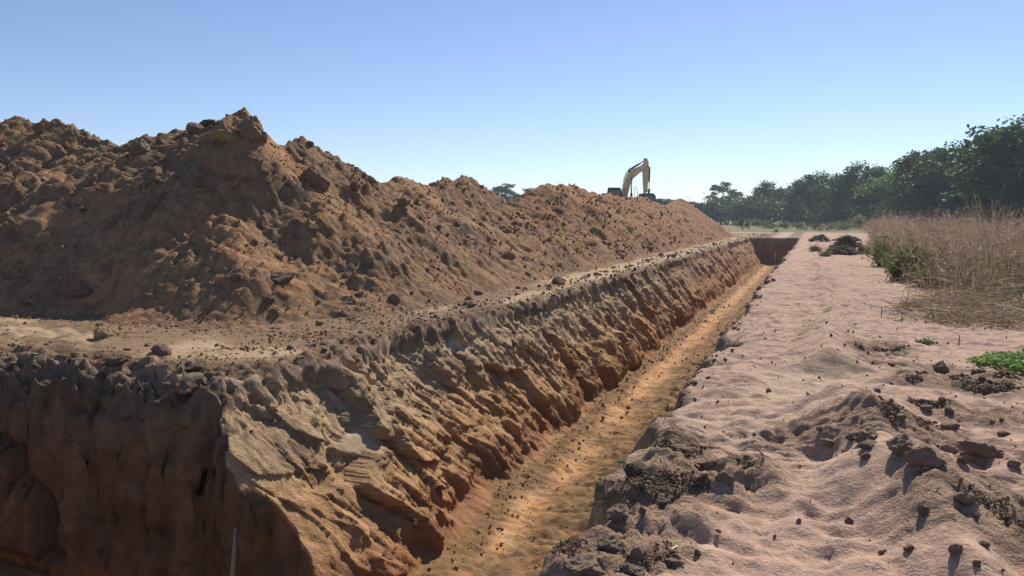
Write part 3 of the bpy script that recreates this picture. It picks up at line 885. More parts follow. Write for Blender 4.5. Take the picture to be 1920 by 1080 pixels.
M_CR_SAND = crumb_mat('crumb_sand', (.12, .085, .06), (.25, .175, .115))
M_CR_FLOOR = crumb_mat('crumb_floor', (.22, .13, .065), (.36, .21, .10))
M_CR_RIM = crumb_mat('crumb_rim', (.12, .09, .07), (.24, .17, .11))

def psize(n, lo, hi, r, p=1.6):
    u_ = r.random(n)
    return (lo ** -p + u_ * (hi ** -p - lo ** -p)) ** (-1 / p)

px = DIST / F_PX
wh = Xn * (RG == 3) * INV * FACING * np.clip(clump, .1, 2) * (V[:, 1] < 60) * (V[:, 0] > -24) / np.maximum(DIST, 6) ** 1.0
i1 = sample(wh, 7000, r2)
crumbs('heap_crumbs', 'loose brown crumbs scattered over the whole face of the heap', i1, psize(len(i1), .013, .075, r2, 2.0) * np.clip(DIST[i1] / 16, .8, 1.8), M_CR_HEAP, 31)
toe_w = Xn * INV * ((RG == 2) * np.exp(-np.maximum(0, np.abs(V[:, 0] + 6.35) - .1) / .25) + (RG == 2) * np.exp(-np.abs(V[:, 1] - 8.2) / .4) * (V[:, 0] < -6) + .012 * (RG == 2)) / np.maximum(DIST, 6) * np.where(V[:, 1] > 13, .22, 1)
i2 = sample(toe_w, 1900, r2)
crumbs('ledge_crumbs', 'brown crumbs rolled down onto the ledge at the foot of the heap', i2, psize(len(i2), .010, .05, r2, 2.2) * np.clip(DIST[i2] / 12, .8, 1.3), M_CR_HEAP, 32)
rim_w = Xn * INV * (V[:, 0] < -3.5) * np.isin(RG, (2, 4, 5)) * np.exp(-np.abs(V[:, 2] + .08) / .10) * ((V[:, 0] > -6.0) | (V[:, 1] < 6.6)) / np.maximum(DIST, 5)
i3 = sample(rim_w, 1300, r2)
crumbs('rim_crumbs', 'grey crumbs and small clods along the left rim of the trench', i3, psize(len(i3), .012, .06, r2, 2.2) * np.clip(DIST[i3] / 12, .8, 2), M_CR_RIM, 33)
fl_w = Xn * INV * (RG == 8) * (V[:, 1] > 4) * (.08 + np.exp(-np.abs(V[:, 0] - rim_left(V[:, 1]) - 1.35 - .5 * (1 - sst(8, 14, V[:, 1]))) / .16) + .45 * (V[:, 0] > -2.8)) / np.maximum(DIST, 5)
i4 = sample(fl_w, 2600, r2)
crumbs('floor_crumbs', 'orange brown crumbs along both sides of the trench floor', i4, psize(len(i4), .009, .04, r2, 2.2) * np.clip(DIST[i4] / 10, .8, 2), M_CR_FLOOR, 34)
dk = np.clip((.27 - CC[:, 0]) / .08, 0, 1)
sd_w = Xn * INV * (RG == 0) * (V[:, 1] < 16) * (.0006 + dk) * (V[:, 0] < 8) / np.maximum(DIST, 3)
i5 = sample(sd_w, 13000, r2)
crumbs('sand_crumbs', 'dark crumbs in patches on the pink sand and the right rim', i5, psize(len(i5), .004, .024, r2, 2.1) * np.clip(DIST[i5] / 5, .8, 1.6), M_CR_SAND, 35)
sd2 = Xn * INV * (RG == 0) * (V[:, 1] < 14) * (V[:, 0] < 4) / np.maximum(DIST, 3)
i6 = sample(sd2, 130, r2)
crumbs('sand_pebbles', 'small dark pebbles dotted over the open sand', i6, psize(len(i6), .005, .018, r2, 2.0) * np.clip(DIST[i6] / 5, .8, 1.8), M_CR_SAND, 36)

rr_w = Xn * INV * (V[:, 0] > -2) * np.isin(RG, (0, 6)) * (V[:, 1] > 7) * (V[:, 1] < 66) * np.exp(-np.abs(V[:, 0] - rim_right(V[:, 1])) / .07) * np.clip(.2 + pn(V[:, 1] * .8, V[:, 1] * 0, 305), 0, 1) / np.maximum(DIST, 5)
i7 = sample(rr_w, 620, r2)
crumbs('right_rim_crumbs', 'dark clods and crumbs along the far part of the right trench rim', i7, psize(len(i7), .014, .08, r2, 1.9) * np.clip(DIST[i7] / 16, .7, 1.5), M_CR_RIM, 37)

# ------------------------------------------------------------------ sticks
def tube_mesh(name, pts, radii, sides=6):
    pts = [Vector(p) for p in pts]
    Vv, Ff = [], []
    for i, p in enumerate(pts):
        t = (pts[min(i + 1, len(pts) - 1)] - pts[max(i - 1, 0)]).normalized()
        a = t.orthogonal().normalized(); b = t.cross(a)
        for k in range(sides):
            an = 2 * math.pi * k / sides
            Vv.append(p + (a * math.cos(an) + b * math.sin(an)) * radii[i])
    for i in range(len(pts) - 1):
        for k in range(sides):
            Ff.append([i * sides + k, i * sides + (k + 1) % sides, (i + 1) * sides + (k + 1) % sides, (i + 1) * sides + k])
    me = bpy.data.meshes.new(name)
    me.from_pydata([v[:] for v in Vv], [], Ff + [list(range(sides))[::-1], [(len(pts) - 1) * sides + k for k in range(sides)]])
    for p in me.polygons: p.use_smooth = True
    return me

def stick(name, pts, r0, r1, mat, label, cat, group=None, sides=6):
    p0 = Vector(pts[0])
    me = tube_mesh(name, [Vector(p) - p0 for p in pts], [r0 + (r1 - r0) * i / (len(pts) - 1) for i in range(len(pts))], sides)
    o = link(name, me, mat); o.location = p0
    return tag(o, label, cat, group)

b0 = at_depth(434, 1100, 6.5); b1 = at_depth(443, 990, 6.75)
foot = b0 + (b0 - b1) * ((b0.z + 2.28) / (b1.z - b0.z))
stick('wooden_stake', [foot, b0, b1], .022, .02, M_STICK, 'slim grey wooden stake standing in the dark pit corner', 'stake')
c0 = at_depth(444, 1078, 6.7); c1 = at_depth(468, 1038, 6.9)
cf = c0 + (c0 - c1) * ((c0.z + 2.28) / (c1.z - c0.z))
stick('broken_stick', [cf, c0, c1], .016, .012, M_STICK, 'short stick leaning right beside the stake in the dark pit', 'stick')
g, _ = drop(-2.95, 64.6)
stick('marker_stake', [g, g + Vector((0.05, 0, 1.05))], .035, .03, M_WHITE, 'pale marker stake on the trench floor at the far end wall', 'stake')
tw = 'thin twigs standing in the sand'
for (u, v, vt, du, l) in ((1797, 644, 630, 0, 'short dark twig upright in the sand below the flattened straw'), (1700, 564, 540, 3, 'tallest thin twig upright in the sand left of the straw'),
                          (1652, 592, 576, 0, 'thin twig at the left end of the flattened straw'), (1689, 604, 592, 2, 'little twig in front of the left end of the straw')):
    a = on_z(u, v); d = (a - CAM_P).length
    b = a + Vector((du * d / F_PX, 0, (v - vt) * d / F_PX))
    stick('twig', [a - Vector((0, 0, .04)), (a + b) / 2 + Vector((.01, 0, 0)), b], .008, .005, M_TWIG, l, 'twig', tw, 5)
for (u0, v0, u1, v1, l) in ((1832, 735, 1864, 730, 'pale straw lying on the dark soil by the green creeper'), (1252, 1042, 1270, 1028, 'pale green stalk lying on the crumb nest'),
                            (1412, 842, 1432, 856, 'dark twig lying on the smooth sand crest'), (1820, 700, 1832, 691, 'pale chip of stick at the edge of the dark soil')):
    a, _, d = hit(u0, v0); b, _, _ = hit(u1, v1)
    up = Vector((0, 0, .012))
    stick('straw_stalk' if 'dark twig' not in l else 'twig', [a + up, (a + b) / 2 + up * 1.6, b + up], .0045, .0035, M_WHITE if 'dark twig' not in l else M_TWIG, l, 'stalk', None, 5)

# ------------------------------------------------------------------ blades: grass, straw, roots
def ribbons(name, roots, dirs, lens, widths, bend, mat, r, segs=3, flat=False):
    """many tapered ribbons as one mesh: roots (n,3), dirs (n,3) unit start directions, bend (n,3) sideways pull"""
    n = len(roots)
    tt = np.linspace(0, 1, segs + 1)
    pos = roots[:, None] + dirs[:, None] * (lens[:, None] * tt)[..., None] + bend[:, None] * (tt ** 2)[None, :, None]
    side = np.cross(dirs, r.normal(size=(n, 3))); side /= np.maximum(np.linalg.norm(side, axis=1, keepdims=True), 1e-6)
    w = widths[:, None] * (1 - .8 * tt)[None]
    A = pos + side[:, None] * w[..., None] / 2; B = pos - side[:, None] * w[..., None] / 2
    P = np.stack([A, B], 2).reshape(n, -1, 3)
    k = 2 * (segs + 1)
    f = np.array([[2 * i, 2 * i + 1, 2 * i + 3, 2 * i + 2] for i in range(segs)], np.int32)
    Fq = (f[None] + (np.arange(n) * k)[:, None, None]).reshape(-1, 4)
    return P.reshape(-1, 3), Fq

def join(parts):
    Vs, Fs, o = [], [], 0
    for p, f in parts:
        Vs.append(p); Fs.append(f + o); o += len(p)
    return np.concatenate(Vs), np.concatenate(Fs)

def in_poly(x, y, poly):
    c = np.zeros(len(x), bool); n = len(poly)
    for i in range(n):
        x0, y0 = poly[i]; x1, y1 = poly[(i + 1) % n]
        cross = ((y0 > y) != (y1 > y)) & (x < (x1 - x0) * (y - y0) / ((y1 - y0) + 1e-12) + x0)
        c ^= cross
    return c

def scatter_poly(pxpoly, n, r, power=1.6):
    poly = [on_z(u, v).xy[:] for u, v in pxpoly]
    xs, ys = np.array([p[0] for p in poly]), np.array([p[1] for p in poly])
    out = np.zeros((0, 2))
    while len(out) < n:
        x = r.uniform(xs.min(), xs.max(), 15000); y = r.uniform(ys.min(), ys.max(), 15000)
        d = np.hypot(x, y)
        k = in_poly(x, y, poly) & (r.random(15000) < (np.hypot(xs, ys).min() / d) ** power)
        out = np.concatenate([out, np.stack([x[k], y[k]], -1)])
    return out[:n]

def unit(v):
    return v / np.maximum(np.linalg.norm(v, axis=-1, keepdims=True), 1e-9)

M_DRY = leaf_mat('dry_grass_blade', (.145, .10, .07), (.44, .33, .23), .42, 0)
M_STRAW = leaf_mat('straw_blade', (.13, .09, .055), (.42, .32, .2), .3, 0)
M_GREEN = leaf_mat('green_blade', (.075, .095, .03), (.17, .19, .07), .42, .15)
M_PALEGREEN = leaf_mat('pale_green_blade', (.13, .19, .06), (.26, .32, .12), .45, .15)
M_CREEPER = leaf_mat('creeper_leaf', (.08, .16, .03), (.24, .36, .09), .4, .1)
M_ROOT = leaf_mat('pale_root', (.42, .38, .3), (.6, .56, .46), .1, 0)

# dark heaps of torn-out sod beside the far end of the path
def sod_heap(u, v, wpx, hpx, label, seed, depth=1.0):
    p = on_z(u, v); dist = (p - CAM_P).length; s = dist / F_PX
    w = wpx * s / 2; h = hpx * s * .8
    r = np.random.default_rng(seed)
    parts = []
    for q_ in range(70):
        src = MED[int(r.integers(len(MED)))]
        Vs = np.empty(len(src.vertices) * 3, np.float32); src.vertices.foreach_get('co', Vs); Vs = Vs.reshape(-1, 3)
        Fs = np.array([list(p_.vertices) for p_ in src.polygons], np.int32)
        a = r.uniform(0, 6.28); ra = r.uniform(0, 1) ** .7
        k = w * r.uniform(.07, .22)
        c_ = np.array([math.cos(a) * ra * w * .85, math.sin(a) * ra * w * depth * .85, max(0, (h - k * .5)) * (1 - ra) ** .8 * r.uniform(.5, 1) + k * .1])
        ct, st = math.cos(a * 3), math.sin(a * 3)
        Vs = Vs * np.array([k, k * .8, k * r.uniform(.4, .8)])
        Vs = np.stack([Vs[:, 0] * ct - Vs[:, 1] * st, Vs[:, 0] * st + Vs[:, 1] * ct, Vs[:, 2]], -1)
        parts.append((Vs + c_, Fs))
    P, q = join(parts)
    m_ = 420                     # torn roots and blades sticking out
    rt_ = P[r.integers(0, len(P), m_)]
    P2, F2 = ribbons('roots', rt_, unit(r.normal(0, 1, (m_, 3)) + np.array([0, 0, .5])), r.uniform(.1, .4, m_), np.full(m_, .02), np.concatenate([r.normal(0, .08, (m_, 2)), -.15 * r.random((m_, 1))], 1), None, r, 2)
    rootme = np_mesh('torn_roots', P2, F2)
    me = np_mesh('sod_heap', P, q, smooth=False)
    o = link('sod_heap', me, M_CLOD_DARK)
    back = Vector((-math.sin(YAW), math.cos(YAW), 0)) * w * depth * .7
    g, _ = drop(p.x + back.x, p.y + back.y)
    o.location = g; o.rotation_euler = (0, 0, YAW)
    link('torn_roots', rootme, M_STRAW, o)
    return tag(o, label, 'sod heap', 'torn-out sod heaps')
sod_heap(1600, 477, 92, 44, 'largest dark heap of torn-out sod at the edge of the dry grass', 401, .7)
sod_heap(1585, 478, 70, 20, 'low dark sod heap in front of the largest one', 402, .6)
sod_heap(1543, 454, 44, 18, 'small peaked dark sod heap on the far path', 403, .8)
sod_heap(1595, 452, 56, 14, 'flat dark sod heap behind the largest one', 404, .7)
sod_heap(1532, 472, 22, 12, 'little lump of dark sod on the far sand ridge', 405, 1.2)
sod_heap(1550, 481, 16, 7, 'tiny lump of dark sod nearest the viewer on the far ridge', 406, 1.2)

rg = np.random.default_rng(44)
def dry_grass(pxpoly, n, hmax, name, label, mat, power=1.7, seed=1):
    xy = scatter_poly(pxpoly, n, rg, power)
    d = np.hypot(xy[:, 0], xy[:, 1])
    sc = np.clip(d / 22, .9, 3.2)
    hv = hmax(xy) * (.62 + .5 * rg.random(n)) * (.82 + .26 * pn(xy[:, 0] * .5, xy[:, 1] * .5, seed) + .2 * pn(xy[:, 0] * 1.4, xy[:, 1] * 1.4, seed + 1))
    root = np.stack([xy[:, 0], xy[:, 1], np.full(n, -.03)], -1)
    lean = rg.normal(0, .13, (n, 2)) + .10 * np.stack([pn(xy[:, 0] * .4, xy[:, 1] * .4, 7), pn(xy[:, 0] * .4, xy[:, 1] * .4, 8)], -1)
    dr = unit(np.concatenate([lean, np.ones((n, 1))], 1))
    bend = np.concatenate([rg.normal(0, .16, (n, 2)), -.12 * rg.random((n, 1))], 1) * hv[:, None]
    parts = [ribbons(name, root, dr, hv, .013 * sc, bend, mat, rg, 3)]
    for _ in range(3):                    # leaf blades arching from the stem
        t = rg.uniform(.2, .9, n)
        st = root + dr * (hv * t)[:, None] + bend * (t ** 2)[:, None]
        ld = unit(np.concatenate([rg.normal(0, .6, (n, 2)), rg.uniform(.2, 1, (n, 1))], 1))
        ll = rg.uniform(.2, .5, n)
        bb = np.concatenate([rg.normal(0, .1, (n, 2)), -rg.uniform(.1, .45, (n, 1))], 1) * ll[:, None] * 1.6
        parts.append(ribbons(name, st, ld, ll, .017 * sc, bb, mat, rg, 2))
    P, Fq = join(parts)
    me = np_mesh(name, P, Fq)
    return tag(link(name, me, mat), label, 'dry grass', kind='stuff')

peak = on_z(1790, 500)
dry_grass([(1610, 470), (1650, 500), (1700, 545), (1770, 566), (1960, 592), (2060, 560), (1800, 530), (1700, 500), (1650, 465)], 600,
          lambda xy: .55 + .5 * rg.random(len(xy)), 'grass_fringe', 'thin ragged fringe of short dry grass along the front of the tall stand', M_DRY, .8, 9)
dry_grass([(1640, 484), (1688, 524), (1762, 550), (1850, 560), (2060, 590), (2260, 520), (2100, 455), (1750, 436), (1628, 440), (1634, 462)], 10500,
          lambda xy: 1.25 + 1.0 * np.exp(-((xy[:, 0] - peak.x - .4) / 3.2) ** 2), 'dry_grass', 'tall dry brown grass standing at the right of the sand', M_DRY, 1.5, 3)
dry_grass([(1640, 441), (1600, 431), (1660, 425), (2000, 424), (2200, 450), (1900, 446), (1750, 442)], 5000, lambda xy: 1.3 + 0 * xy[:, 0], 'distant_grass', 'paler dry grass behind the tall stand, towards the trees', M_DRY, 1.2, 5)

xy = scatter_poly([(1642, 486), (1690, 526), (1764, 552), (1850, 562), (2060, 592), (2000, 540), (1800, 520), (1700, 490)], 2600, rg, .8)
xy = xy[pn(xy[:, 0] * .9, xy[:, 1] * .9, 310) > .12]
n = len(xy)
root = np.stack([xy[:, 0], xy[:, 1], np.full(n, -.02)], -1)
dr = unit(np.concatenate([rg.normal(0, .35, (n, 2)), np.ones((n, 1))], 1))
P, Fq = ribbons('green_undergrowth', root, dr, rg.uniform(.25, .85, n), np.full(n, .026), np.concatenate([rg.normal(0, .15, (n, 2)), -.15 * rg.random((n, 1))], 1), M_GREEN, rg, 3)
tag(link('green_undergrowth', np_mesh('green_undergrowth', P, Fq), M_GREEN), 'green weeds growing low among the dry grass stems', 'weeds', kind='stuff')

# flattened straw
xy = scatter_poly([(1658, 586), (1700, 598), (1790, 612), (1900, 622), (2050, 626), (2060, 560), (1850, 556), (1760, 562), (1690, 570)], 5200, rg, .5)
xy = xy[pn(xy[:, 0] * 1.1, xy[:, 1] * 1.1, 311) > -.32]
n = len(xy)
zz = np.abs(rg.normal(0, 1, n)) * np.interp(xy[:, 0], [1.6, 3, 5], [.06, .20, .40])
root = np.stack([xy[:, 0], xy[:, 1], zz], -1)
dr = unit(np.concatenate([rg.normal(0, 1, (n, 2)), rg.normal(.12, .25, (n, 1))], 1))
P, Fq = ribbons('flattened_straw', root, dr, rg.uniform(.15, .6, n), np.full(n, .012), np.concatenate([rg.normal(0, .08, (n, 2)), -.1 * rg.random((n, 1))], 1), M_STRAW, rg, 2)
tag(link('flattened_straw', np_mesh('flattened_straw', P, Fq), M_STRAW), 'mat of flattened dry straw lying on the sand in front of the tall grass', 'straw', kind='stuff')
for (pts, l) in (([(1748, 556), (1800, 536), (1850, 533)], 'long bare branch lying low in front of the dry grass'), ([(1772, 520), (1815, 524), (1868, 540)], 'bare branch arching above another in front of the dry grass'),
                 ([(1778, 553), (1800, 541), (1830, 534)], 'short forked branch lying under the long bare branch')):
    P3 = []
    for i, (u, v) in enumerate(pts):
        P3.append(at_depth(u, v, 15.0 + .25 * i))
    for p in P3: p.z = max(p.z, .03)
    stick('branch', P3, .018, .010, M_STICK, l, 'branch', 'bare branches in front of the dry grass', 5)

# green plants
def blade_plant(name, u, v, wpx, hpx, n, mat, label, cat, wid=.02, spread=.5, group=None, extra=0.0):
    p = on_z(u, v); d = (p - CAM_P).length; s = d / F_PX
    w, h = wpx * s, hpx * s
    root = np.stack([rg.normal(0, w * .22, n), rg.normal(0, w * .18, n), np.full(n, -.02)], -1)
    dr = unit(np.concatenate([rg.normal(0, spread, (n, 2)), np.ones((n, 1))], 1))
    L = h * rg.uniform(.45, 1.1, n)
    bd = np.concatenate([rg.normal(0, .22, (n, 2)), -.3 * rg.random((n, 1))], 1) * L[:, None]
    P_, F_ = ribbons(name, root, dr, L, np.full(n, wid), bd, mat, rg, 3)
    t = rg.uniform(.3, 1, n)
    st = root + dr * (L * t)[:, None] + bd * (t ** 2)[:, None]
    ld = unit(rg.normal(0, 1, (n, 3)) + np.array([0, 0, .4]))
    P2_, F2_ = ribbons(name, st, ld, L * .22, np.full(n, wid * 2.2), np.zeros((n, 3)), mat, rg, 2)
    P_, F_ = join([(P_, F_), (P2_, F2_)])
    o = link(name, np_mesh(name, P_, F_), mat)
    o.location = (p.x, p.y, 0)
    return tag(o, label, cat, group)
blade_plant('green_bush', 1712, 527, 60, 66, 700, M_GREEN, 'dark green bush at the left front of the dry grass', 'bush', .03, .42)
blade_plant('green_bush', 1672, 500, 46, 56, 500, M_GREEN, 'smaller dark bush at the left corner of the dry grass', 'bush', .03, .45)
blade_plant('green_bush', 1745, 540, 36, 44, 240, M_GREEN, 'small green bush right of the dark green bush at the front of the dry grass', 'bush', .028, .5)
blade_plant('green_bush', 1700, 488, 40, 56, 320, M_PALEGREEN, 'yellow green bush behind the dark green bush in the dry grass', 'bush', .03, .4)
blade_plant('green_bush', 1830, 548, 26, 26, 120, M_GREEN, 'low green weed behind the bare branches', 'bush', .025, .6)
blade_plant('leafy_plant', 1903, 540, 46, 66, 260, M_PALEGREEN, 'pale green leafy plant in the dry grass at the right edge', 'plant', .04, .45)
blade_plant('leafy_plant', 1866, 553, 34, 32, 160, M_PALEGREEN, 'low pale green plant left of the taller one at the right edge', 'plant', .03, .6)
blade_plant('green_bush', 1802, 528, 16, 36, 120, M_GREEN, 'narrow green shoot in the middle of the dry grass front', 'bush', .035, .3)
blade_plant('green_seedling', 1735, 641, 26, 12, 90, M_GREEN, 'small green seedling alone on the sand below the straw', 'plant', .012, 1.0)
blade_plant('grass_tuft', 1168, 862, 26, 10, 60, M_PALEGREEN, 'little green tuft on the trench rim above the dark squarish clod', 'plant', .008, 1.0)

# creeping plant on the sand at right
xy = scatter_poly([(1808, 684), (1850, 672), (1960, 662), (2060, 690), (2020, 712), (1930, 704), (1880, 694)], 3400, rg, .3)
n = len(xy)
lv = unit(rg.normal(0, .55, (n, 3)) + np.array([0, 0, .9]))
zz = .02 + .10 * rg.random(n) * (.6 + .5 * pn(xy[:, 0] * 2, xy[:, 1] * 2, 5))
c = np.stack([xy[:, 0], xy[:, 1], zz], -1)
a1 = unit(np.cross(lv, rg.normal(size=(n, 3)))); a2 = np.cross(lv, a1)
sz = rg.uniform(.014, .032, n)[:, None]
P = np.stack([c - a1 * sz, c + a2 * sz * .7, c + a1 * sz, c - a2 * sz * .7], 1).reshape(-1, 3)
tag(link('green_creeper', np_mesh('green_creeper', P, np.arange(4 * n).reshape(n, 4)), M_CREEPER), 'bright green low creeping plant on the sand at the right edge', 'ground cover', kind='stuff')

# bundle of pale roots on the right rim
rp, _, dd_ = hit(1138, 972)
n = 46
root = np.array(rp)[None] + rg.normal(0, .035, (n, 3)) + np.array([0.02, .06, .07])
dr = unit(rg.normal(0, 1, (n, 3)) + np.array([-.7, -.1, .5]))
P, Fq = ribbons('root_tangle', root - np.array(rp), dr, rg.uniform(.08, .2, n), np.full(n, .0055), np.concatenate([rg.normal(-.05, .07, (n, 2)), -rg.uniform(.05, .22, (n, 1))], 1), M_ROOT, rg, 5)
o = link('root_tangle', np_mesh('root_tangle', P, Fq), M_ROOT); o.location = rp
tag(o, 'tangle of pale dead roots hanging over the right rim beside a large clod', 'roots')

# ------------------------------------------------------------------ trees
M_LEAF = [leaf_mat('tree_leaf_dark', (.022, .055, .014), (.075, .135, .036), .36, .5),
          leaf_mat('tree_leaf_olive', (.06, .10, .028), (.14, .20, .058), .42, .5)]

def tree_meshes(seed, H, Wd, kind):
    """trunk mesh and crown mesh for a tree of height H and crown width Wd"""
    r = np.random.default_rng(seed)
    crown_base = H * (.10 if kind != 'open' else .25)
    pts = [Vector((0, 0, -.3)), Vector((r.normal(0, .1), r.normal(0, .1), H * .25)), Vector((r.normal(0, .3), r.normal(0, .3), H * .5)), Vector((r.normal(0, .4), r.normal(0, .4), H * .85))]
    bm_parts = []
    def tube_np(p, rad, sides=7):
        me = tube_mesh('t', p, rad, sides)
        Vv = np.array([v.co[:] for v in me.vertices]); Ff = [list(q.vertices) for q in me.polygons if len(q.vertices) == 4]
        bpy.data.meshes.remove(me)
        return Vv, np.array(Ff, np.int32)
    r0 = H * .022
    parts = [tube_np(pts, [r0 * 1.3, r0, r0 * .75, r0 * .2])]
    lobes = []
    nl = {'dense': 14, 'open': 10, 'round': 12}[kind]
    for i in range(nl):
        a = i / nl * 6.283 + r.uniform(-.5, .5)
        rad = Wd * .5 * r.uniform(.35, .72)
        zc = crown_base + (H - crown_base) * r.uniform(.12, .80)
        if i < 2: rad *= .3; zc = H * r.uniform(.8, .88)
        lobes.append((np.array([math.cos(a) * rad, math.sin(a) * rad, zc]), Wd * r.uniform(.17, .27)))
        s = pts[1].lerp(pts[2], r.uniform(0, 1)); e = Vector(lobes[-1][0])
        parts.append(tube_np([s, s.lerp(e, .5) + Vector((0, 0, -.03 * H)), e], [r0 * .5, r0 * .3, r0 * .1], 5))
    tv, tf = join(parts)
    Pl = []
    nper = {'dense': 15, 'open': 8, 'round': 14}[kind]
    for c, R_ in lobes:
        for _ in range(nper):
            d = unit(r.normal(size=3) + np.array([0, 0, .25]))
            cc = c + d * R_ * r.uniform(.55, 1.15) * np.array([1, 1, .8])
            cr = R_ * r.uniform(.24, .42)
            m = int(r.integers(34, 56))
            Pl.append(cc + np.clip(r.normal(0, 1, (m, 3)), -1.9, 1.9) * cr * np.array([.66, .66, .42]))
    Pl = np.concatenate(Pl)
    Pl = Pl[Pl[:, 2] > crown_base * .6]
    n = len(Pl)
    lv = unit(r.normal(0, .7, (n, 3)) + np.array([0, 0, .7]))
    a1 = unit(np.cross(lv, r.normal(size=(n, 3)))); a2 = np.cross(lv, a1)
    sz = r.uniform(.14, .34, n)[:, None] * (H / 12) ** .5
    P = np.stack([Pl - a1 * sz, Pl + a2 * sz * .6 , Pl + a1 * sz, Pl - a2 * sz * .6], 1).reshape(-1, 3)
    return np_mesh('trunk', tv, tf), np_mesh('crown', P, np.arange(4 * n).reshape(n, 4))

def make_tree(seed, H, Wd, kind, mat):
    t = empty('tree', (0, 0, 0))
    tm, cm = tree_meshes(seed, H, Wd, kind)
    link('trunk', tm, M_BARK, t); link('crown', cm, mat, t)
    return t

def copy_tree(src):
    c = src.copy(); COL.objects.link(c)
    for ch in list(src.children):
        d = ch.copy(); COL.objects.link(d); d.parent = c
    return c

PROTO = [make_tree(501, 12, 9, 'dense', M_LEAF[0]), make_tree(502, 12, 10.5, 'dense', M_LEAF[1]), make_tree(503, 12, 8, 'round', M_LEAF[0]),
         make_tree(504, 12, 7.5, 'open', M_LEAF[1]), make_tree(505, 12, 11, 'round', M_LEAF[0])]
used_proto = [False] * 5
def put_tree(k, u, fwd, vtop, label, group='trees along the wood edge', wscale=1.0):
    h = CAM_H + (410 - vtop) / F_PX * fwd
    p = at_depth(u, 410, fwd)
    if not used_proto[k]:
        o = PROTO[k]; used_proto[k] = True
    else:
        o = copy_tree(PROTO[k])
    s = h / 12.0 * .97
    o.location = (p.x, p.y, -.05)
    o.scale = (s * wscale, s * wscale, s)
    o.rotation_euler = (0, 0, random.uniform(0, 6.28))
    return tag(o, label, 'tree', group)

def tl_fwd(u):
    return float(np.interp(u, [1300, 1340, 1450, 1600, 1750, 1900, 2050, 2200, 2500], [215, 200, 182, 150, 112, 86, 74, 66, 56]))
TL = [(1332, 378, 3, 'low thin tree at the left end of the wood'), (1352, 340, 3, 'tall open tree standing out at the left end of the wood'), (1376, 354, 3, 'feathery tree right of the tall open tree'),
      (1400, 366, 2, 'low rounded tree in the dip at the left of the wood'), (1424, 352, 0, 'narrow dark tree right of the dip in the wood'), (1440, 342, 4, 'light topped tree right of the narrow dark one'),
      (1470, 350, 1, 'broad mid green tree at the left third of the wood'), (1496, 336, 0, 'tree with small raised top, left of the first round crown'), (1525, 327, 4, 'first round dark crown from the left in the wood'),
      (1552, 330, 2, 'round crown just right of the first one'), (1580, 326, 1, 'flat topped tree left of the big dome'), (1612, 310, 4, 'big dark dome in the middle of the wood'),
      (1644, 312, 0, 'right shoulder of the big dark dome'), (1668, 324, 1, 'lighter green tree in the gap right of the big dome'), (1695, 306, 3, 'tree rising right of the gap in the wood'),
      (1722, 286, 3, 'lacy topped tree on the rising part of the wood'), (1752, 279, 0, 'dark tree on the rising part of the wood, behind the tallest grass'), (1785, 276, 4, 'wide dark tree above the tallest grass'),
      (1818, 272, 1, 'tree left of the step up to the tallest crowns'), (1850, 246, 3, 'spreading tree at the step up to the tallest crowns'), (1880, 238, 0, 'very tall dark tree near the right edge'),
      (1915, 234, 4, 'tallest tree, cut by the right edge'), (1960, 228, 0, 'tall tree beyond the right edge'), (2010, 232, 2, 'tall tree further beyond the right edge'),
      (2080, 225, 1, 'tree far outside the right edge'), (2180, 225, 4, 'last tree outside the right edge')]
for (u, vt, k, l) in TL:
    put_tree(k, u, tl_fwd(u), vt, l, wscale=random.uniform(.95, 1.3))
rt = random.Random(5)
for i in range(34):                       # second rank, lower, closing the gaps
    u = 1340 + i * 23 + rt.uniform(-8, 8)
    vt = float(np.interp(u, [t[0] for t in TL], [t[1] for t in TL])) + rt.uniform(24, 62)
    put_tree(rt.choice((0, 1, 2, 4)), u, tl_fwd(u) * rt.uniform(1.04, 1.12), min(vt, 392), 'tree behind the ' + min(TL, key=lambda t_: abs(t_[0] - u))[3], 'trees in the second rank of the wood', rt.uniform(1.3, 1.7))
# trees far behind the heap
for (u, vt, k, l) in ((925, 350, 3, 'thin pale tree at the left of the gap between two humps'), (948, 343, 3, 'tallest airy tree in the gap between two humps'), (972, 362, 2, 'low tree at the right of the gap between two humps'),
                      (996, 352, 3, 'tree top just showing beside the third hump'), (1050, 345, 2, 'tree hidden behind the hump left of the excavator'), (1236, 370, 2, 'low tree right behind the excavator bucket'),
                      (1254, 372, 0, 'second low tree right of the excavator bucket'), (1272, 374, 2, 'third low tree right of the excavator bucket'), (1300, 376, 1, 'low tree left of the wood, behind the last hump')):
    put_tree(k, u, 190, vt, l, 'trees far behind the heap', 1.2)

# understorey bushes at the foot of the wood
def bush_meshes(seed, H, Wd, n):
    r = np.random.default_rng(seed)
    Pl = []
    for _ in range(16):
        c = np.array([r.normal(0, Wd * .26), r.normal(0, Wd * .2), H * r.uniform(.2, .75)])
        Pl.append(c + r.normal(0, 1, (n // 16, 3)) * np.array([Wd * .12, Wd * .12, H * .13]))
    Pl = np.concatenate(Pl); Pl[:, 2] = np.abs(Pl[:, 2])
    m = len(Pl)
    lv = unit(r.normal(0, .7, (m, 3)) + np.array([0, 0, .6]))
    a1 = unit(np.cross(lv, r.normal(size=(m, 3)))); a2 = np.cross(lv, a1)
    sz = r.uniform(.07, .17, m)[:, None] * H / 2.2
    P = np.stack([Pl - a1 * sz, Pl + a2 * sz * .6, Pl + a1 * sz, Pl - a2 * sz * .6], 1).reshape(-1, 3)
    return np_mesh('shrub', P, np.arange(4 * m).reshape(m, 4))
SH = [bush_meshes(601, 2.2, 3.5, 900), bush_meshes(602, 2.2, 3.0, 800), bush_meshes(603, 2.2, 4.5, 1000)]
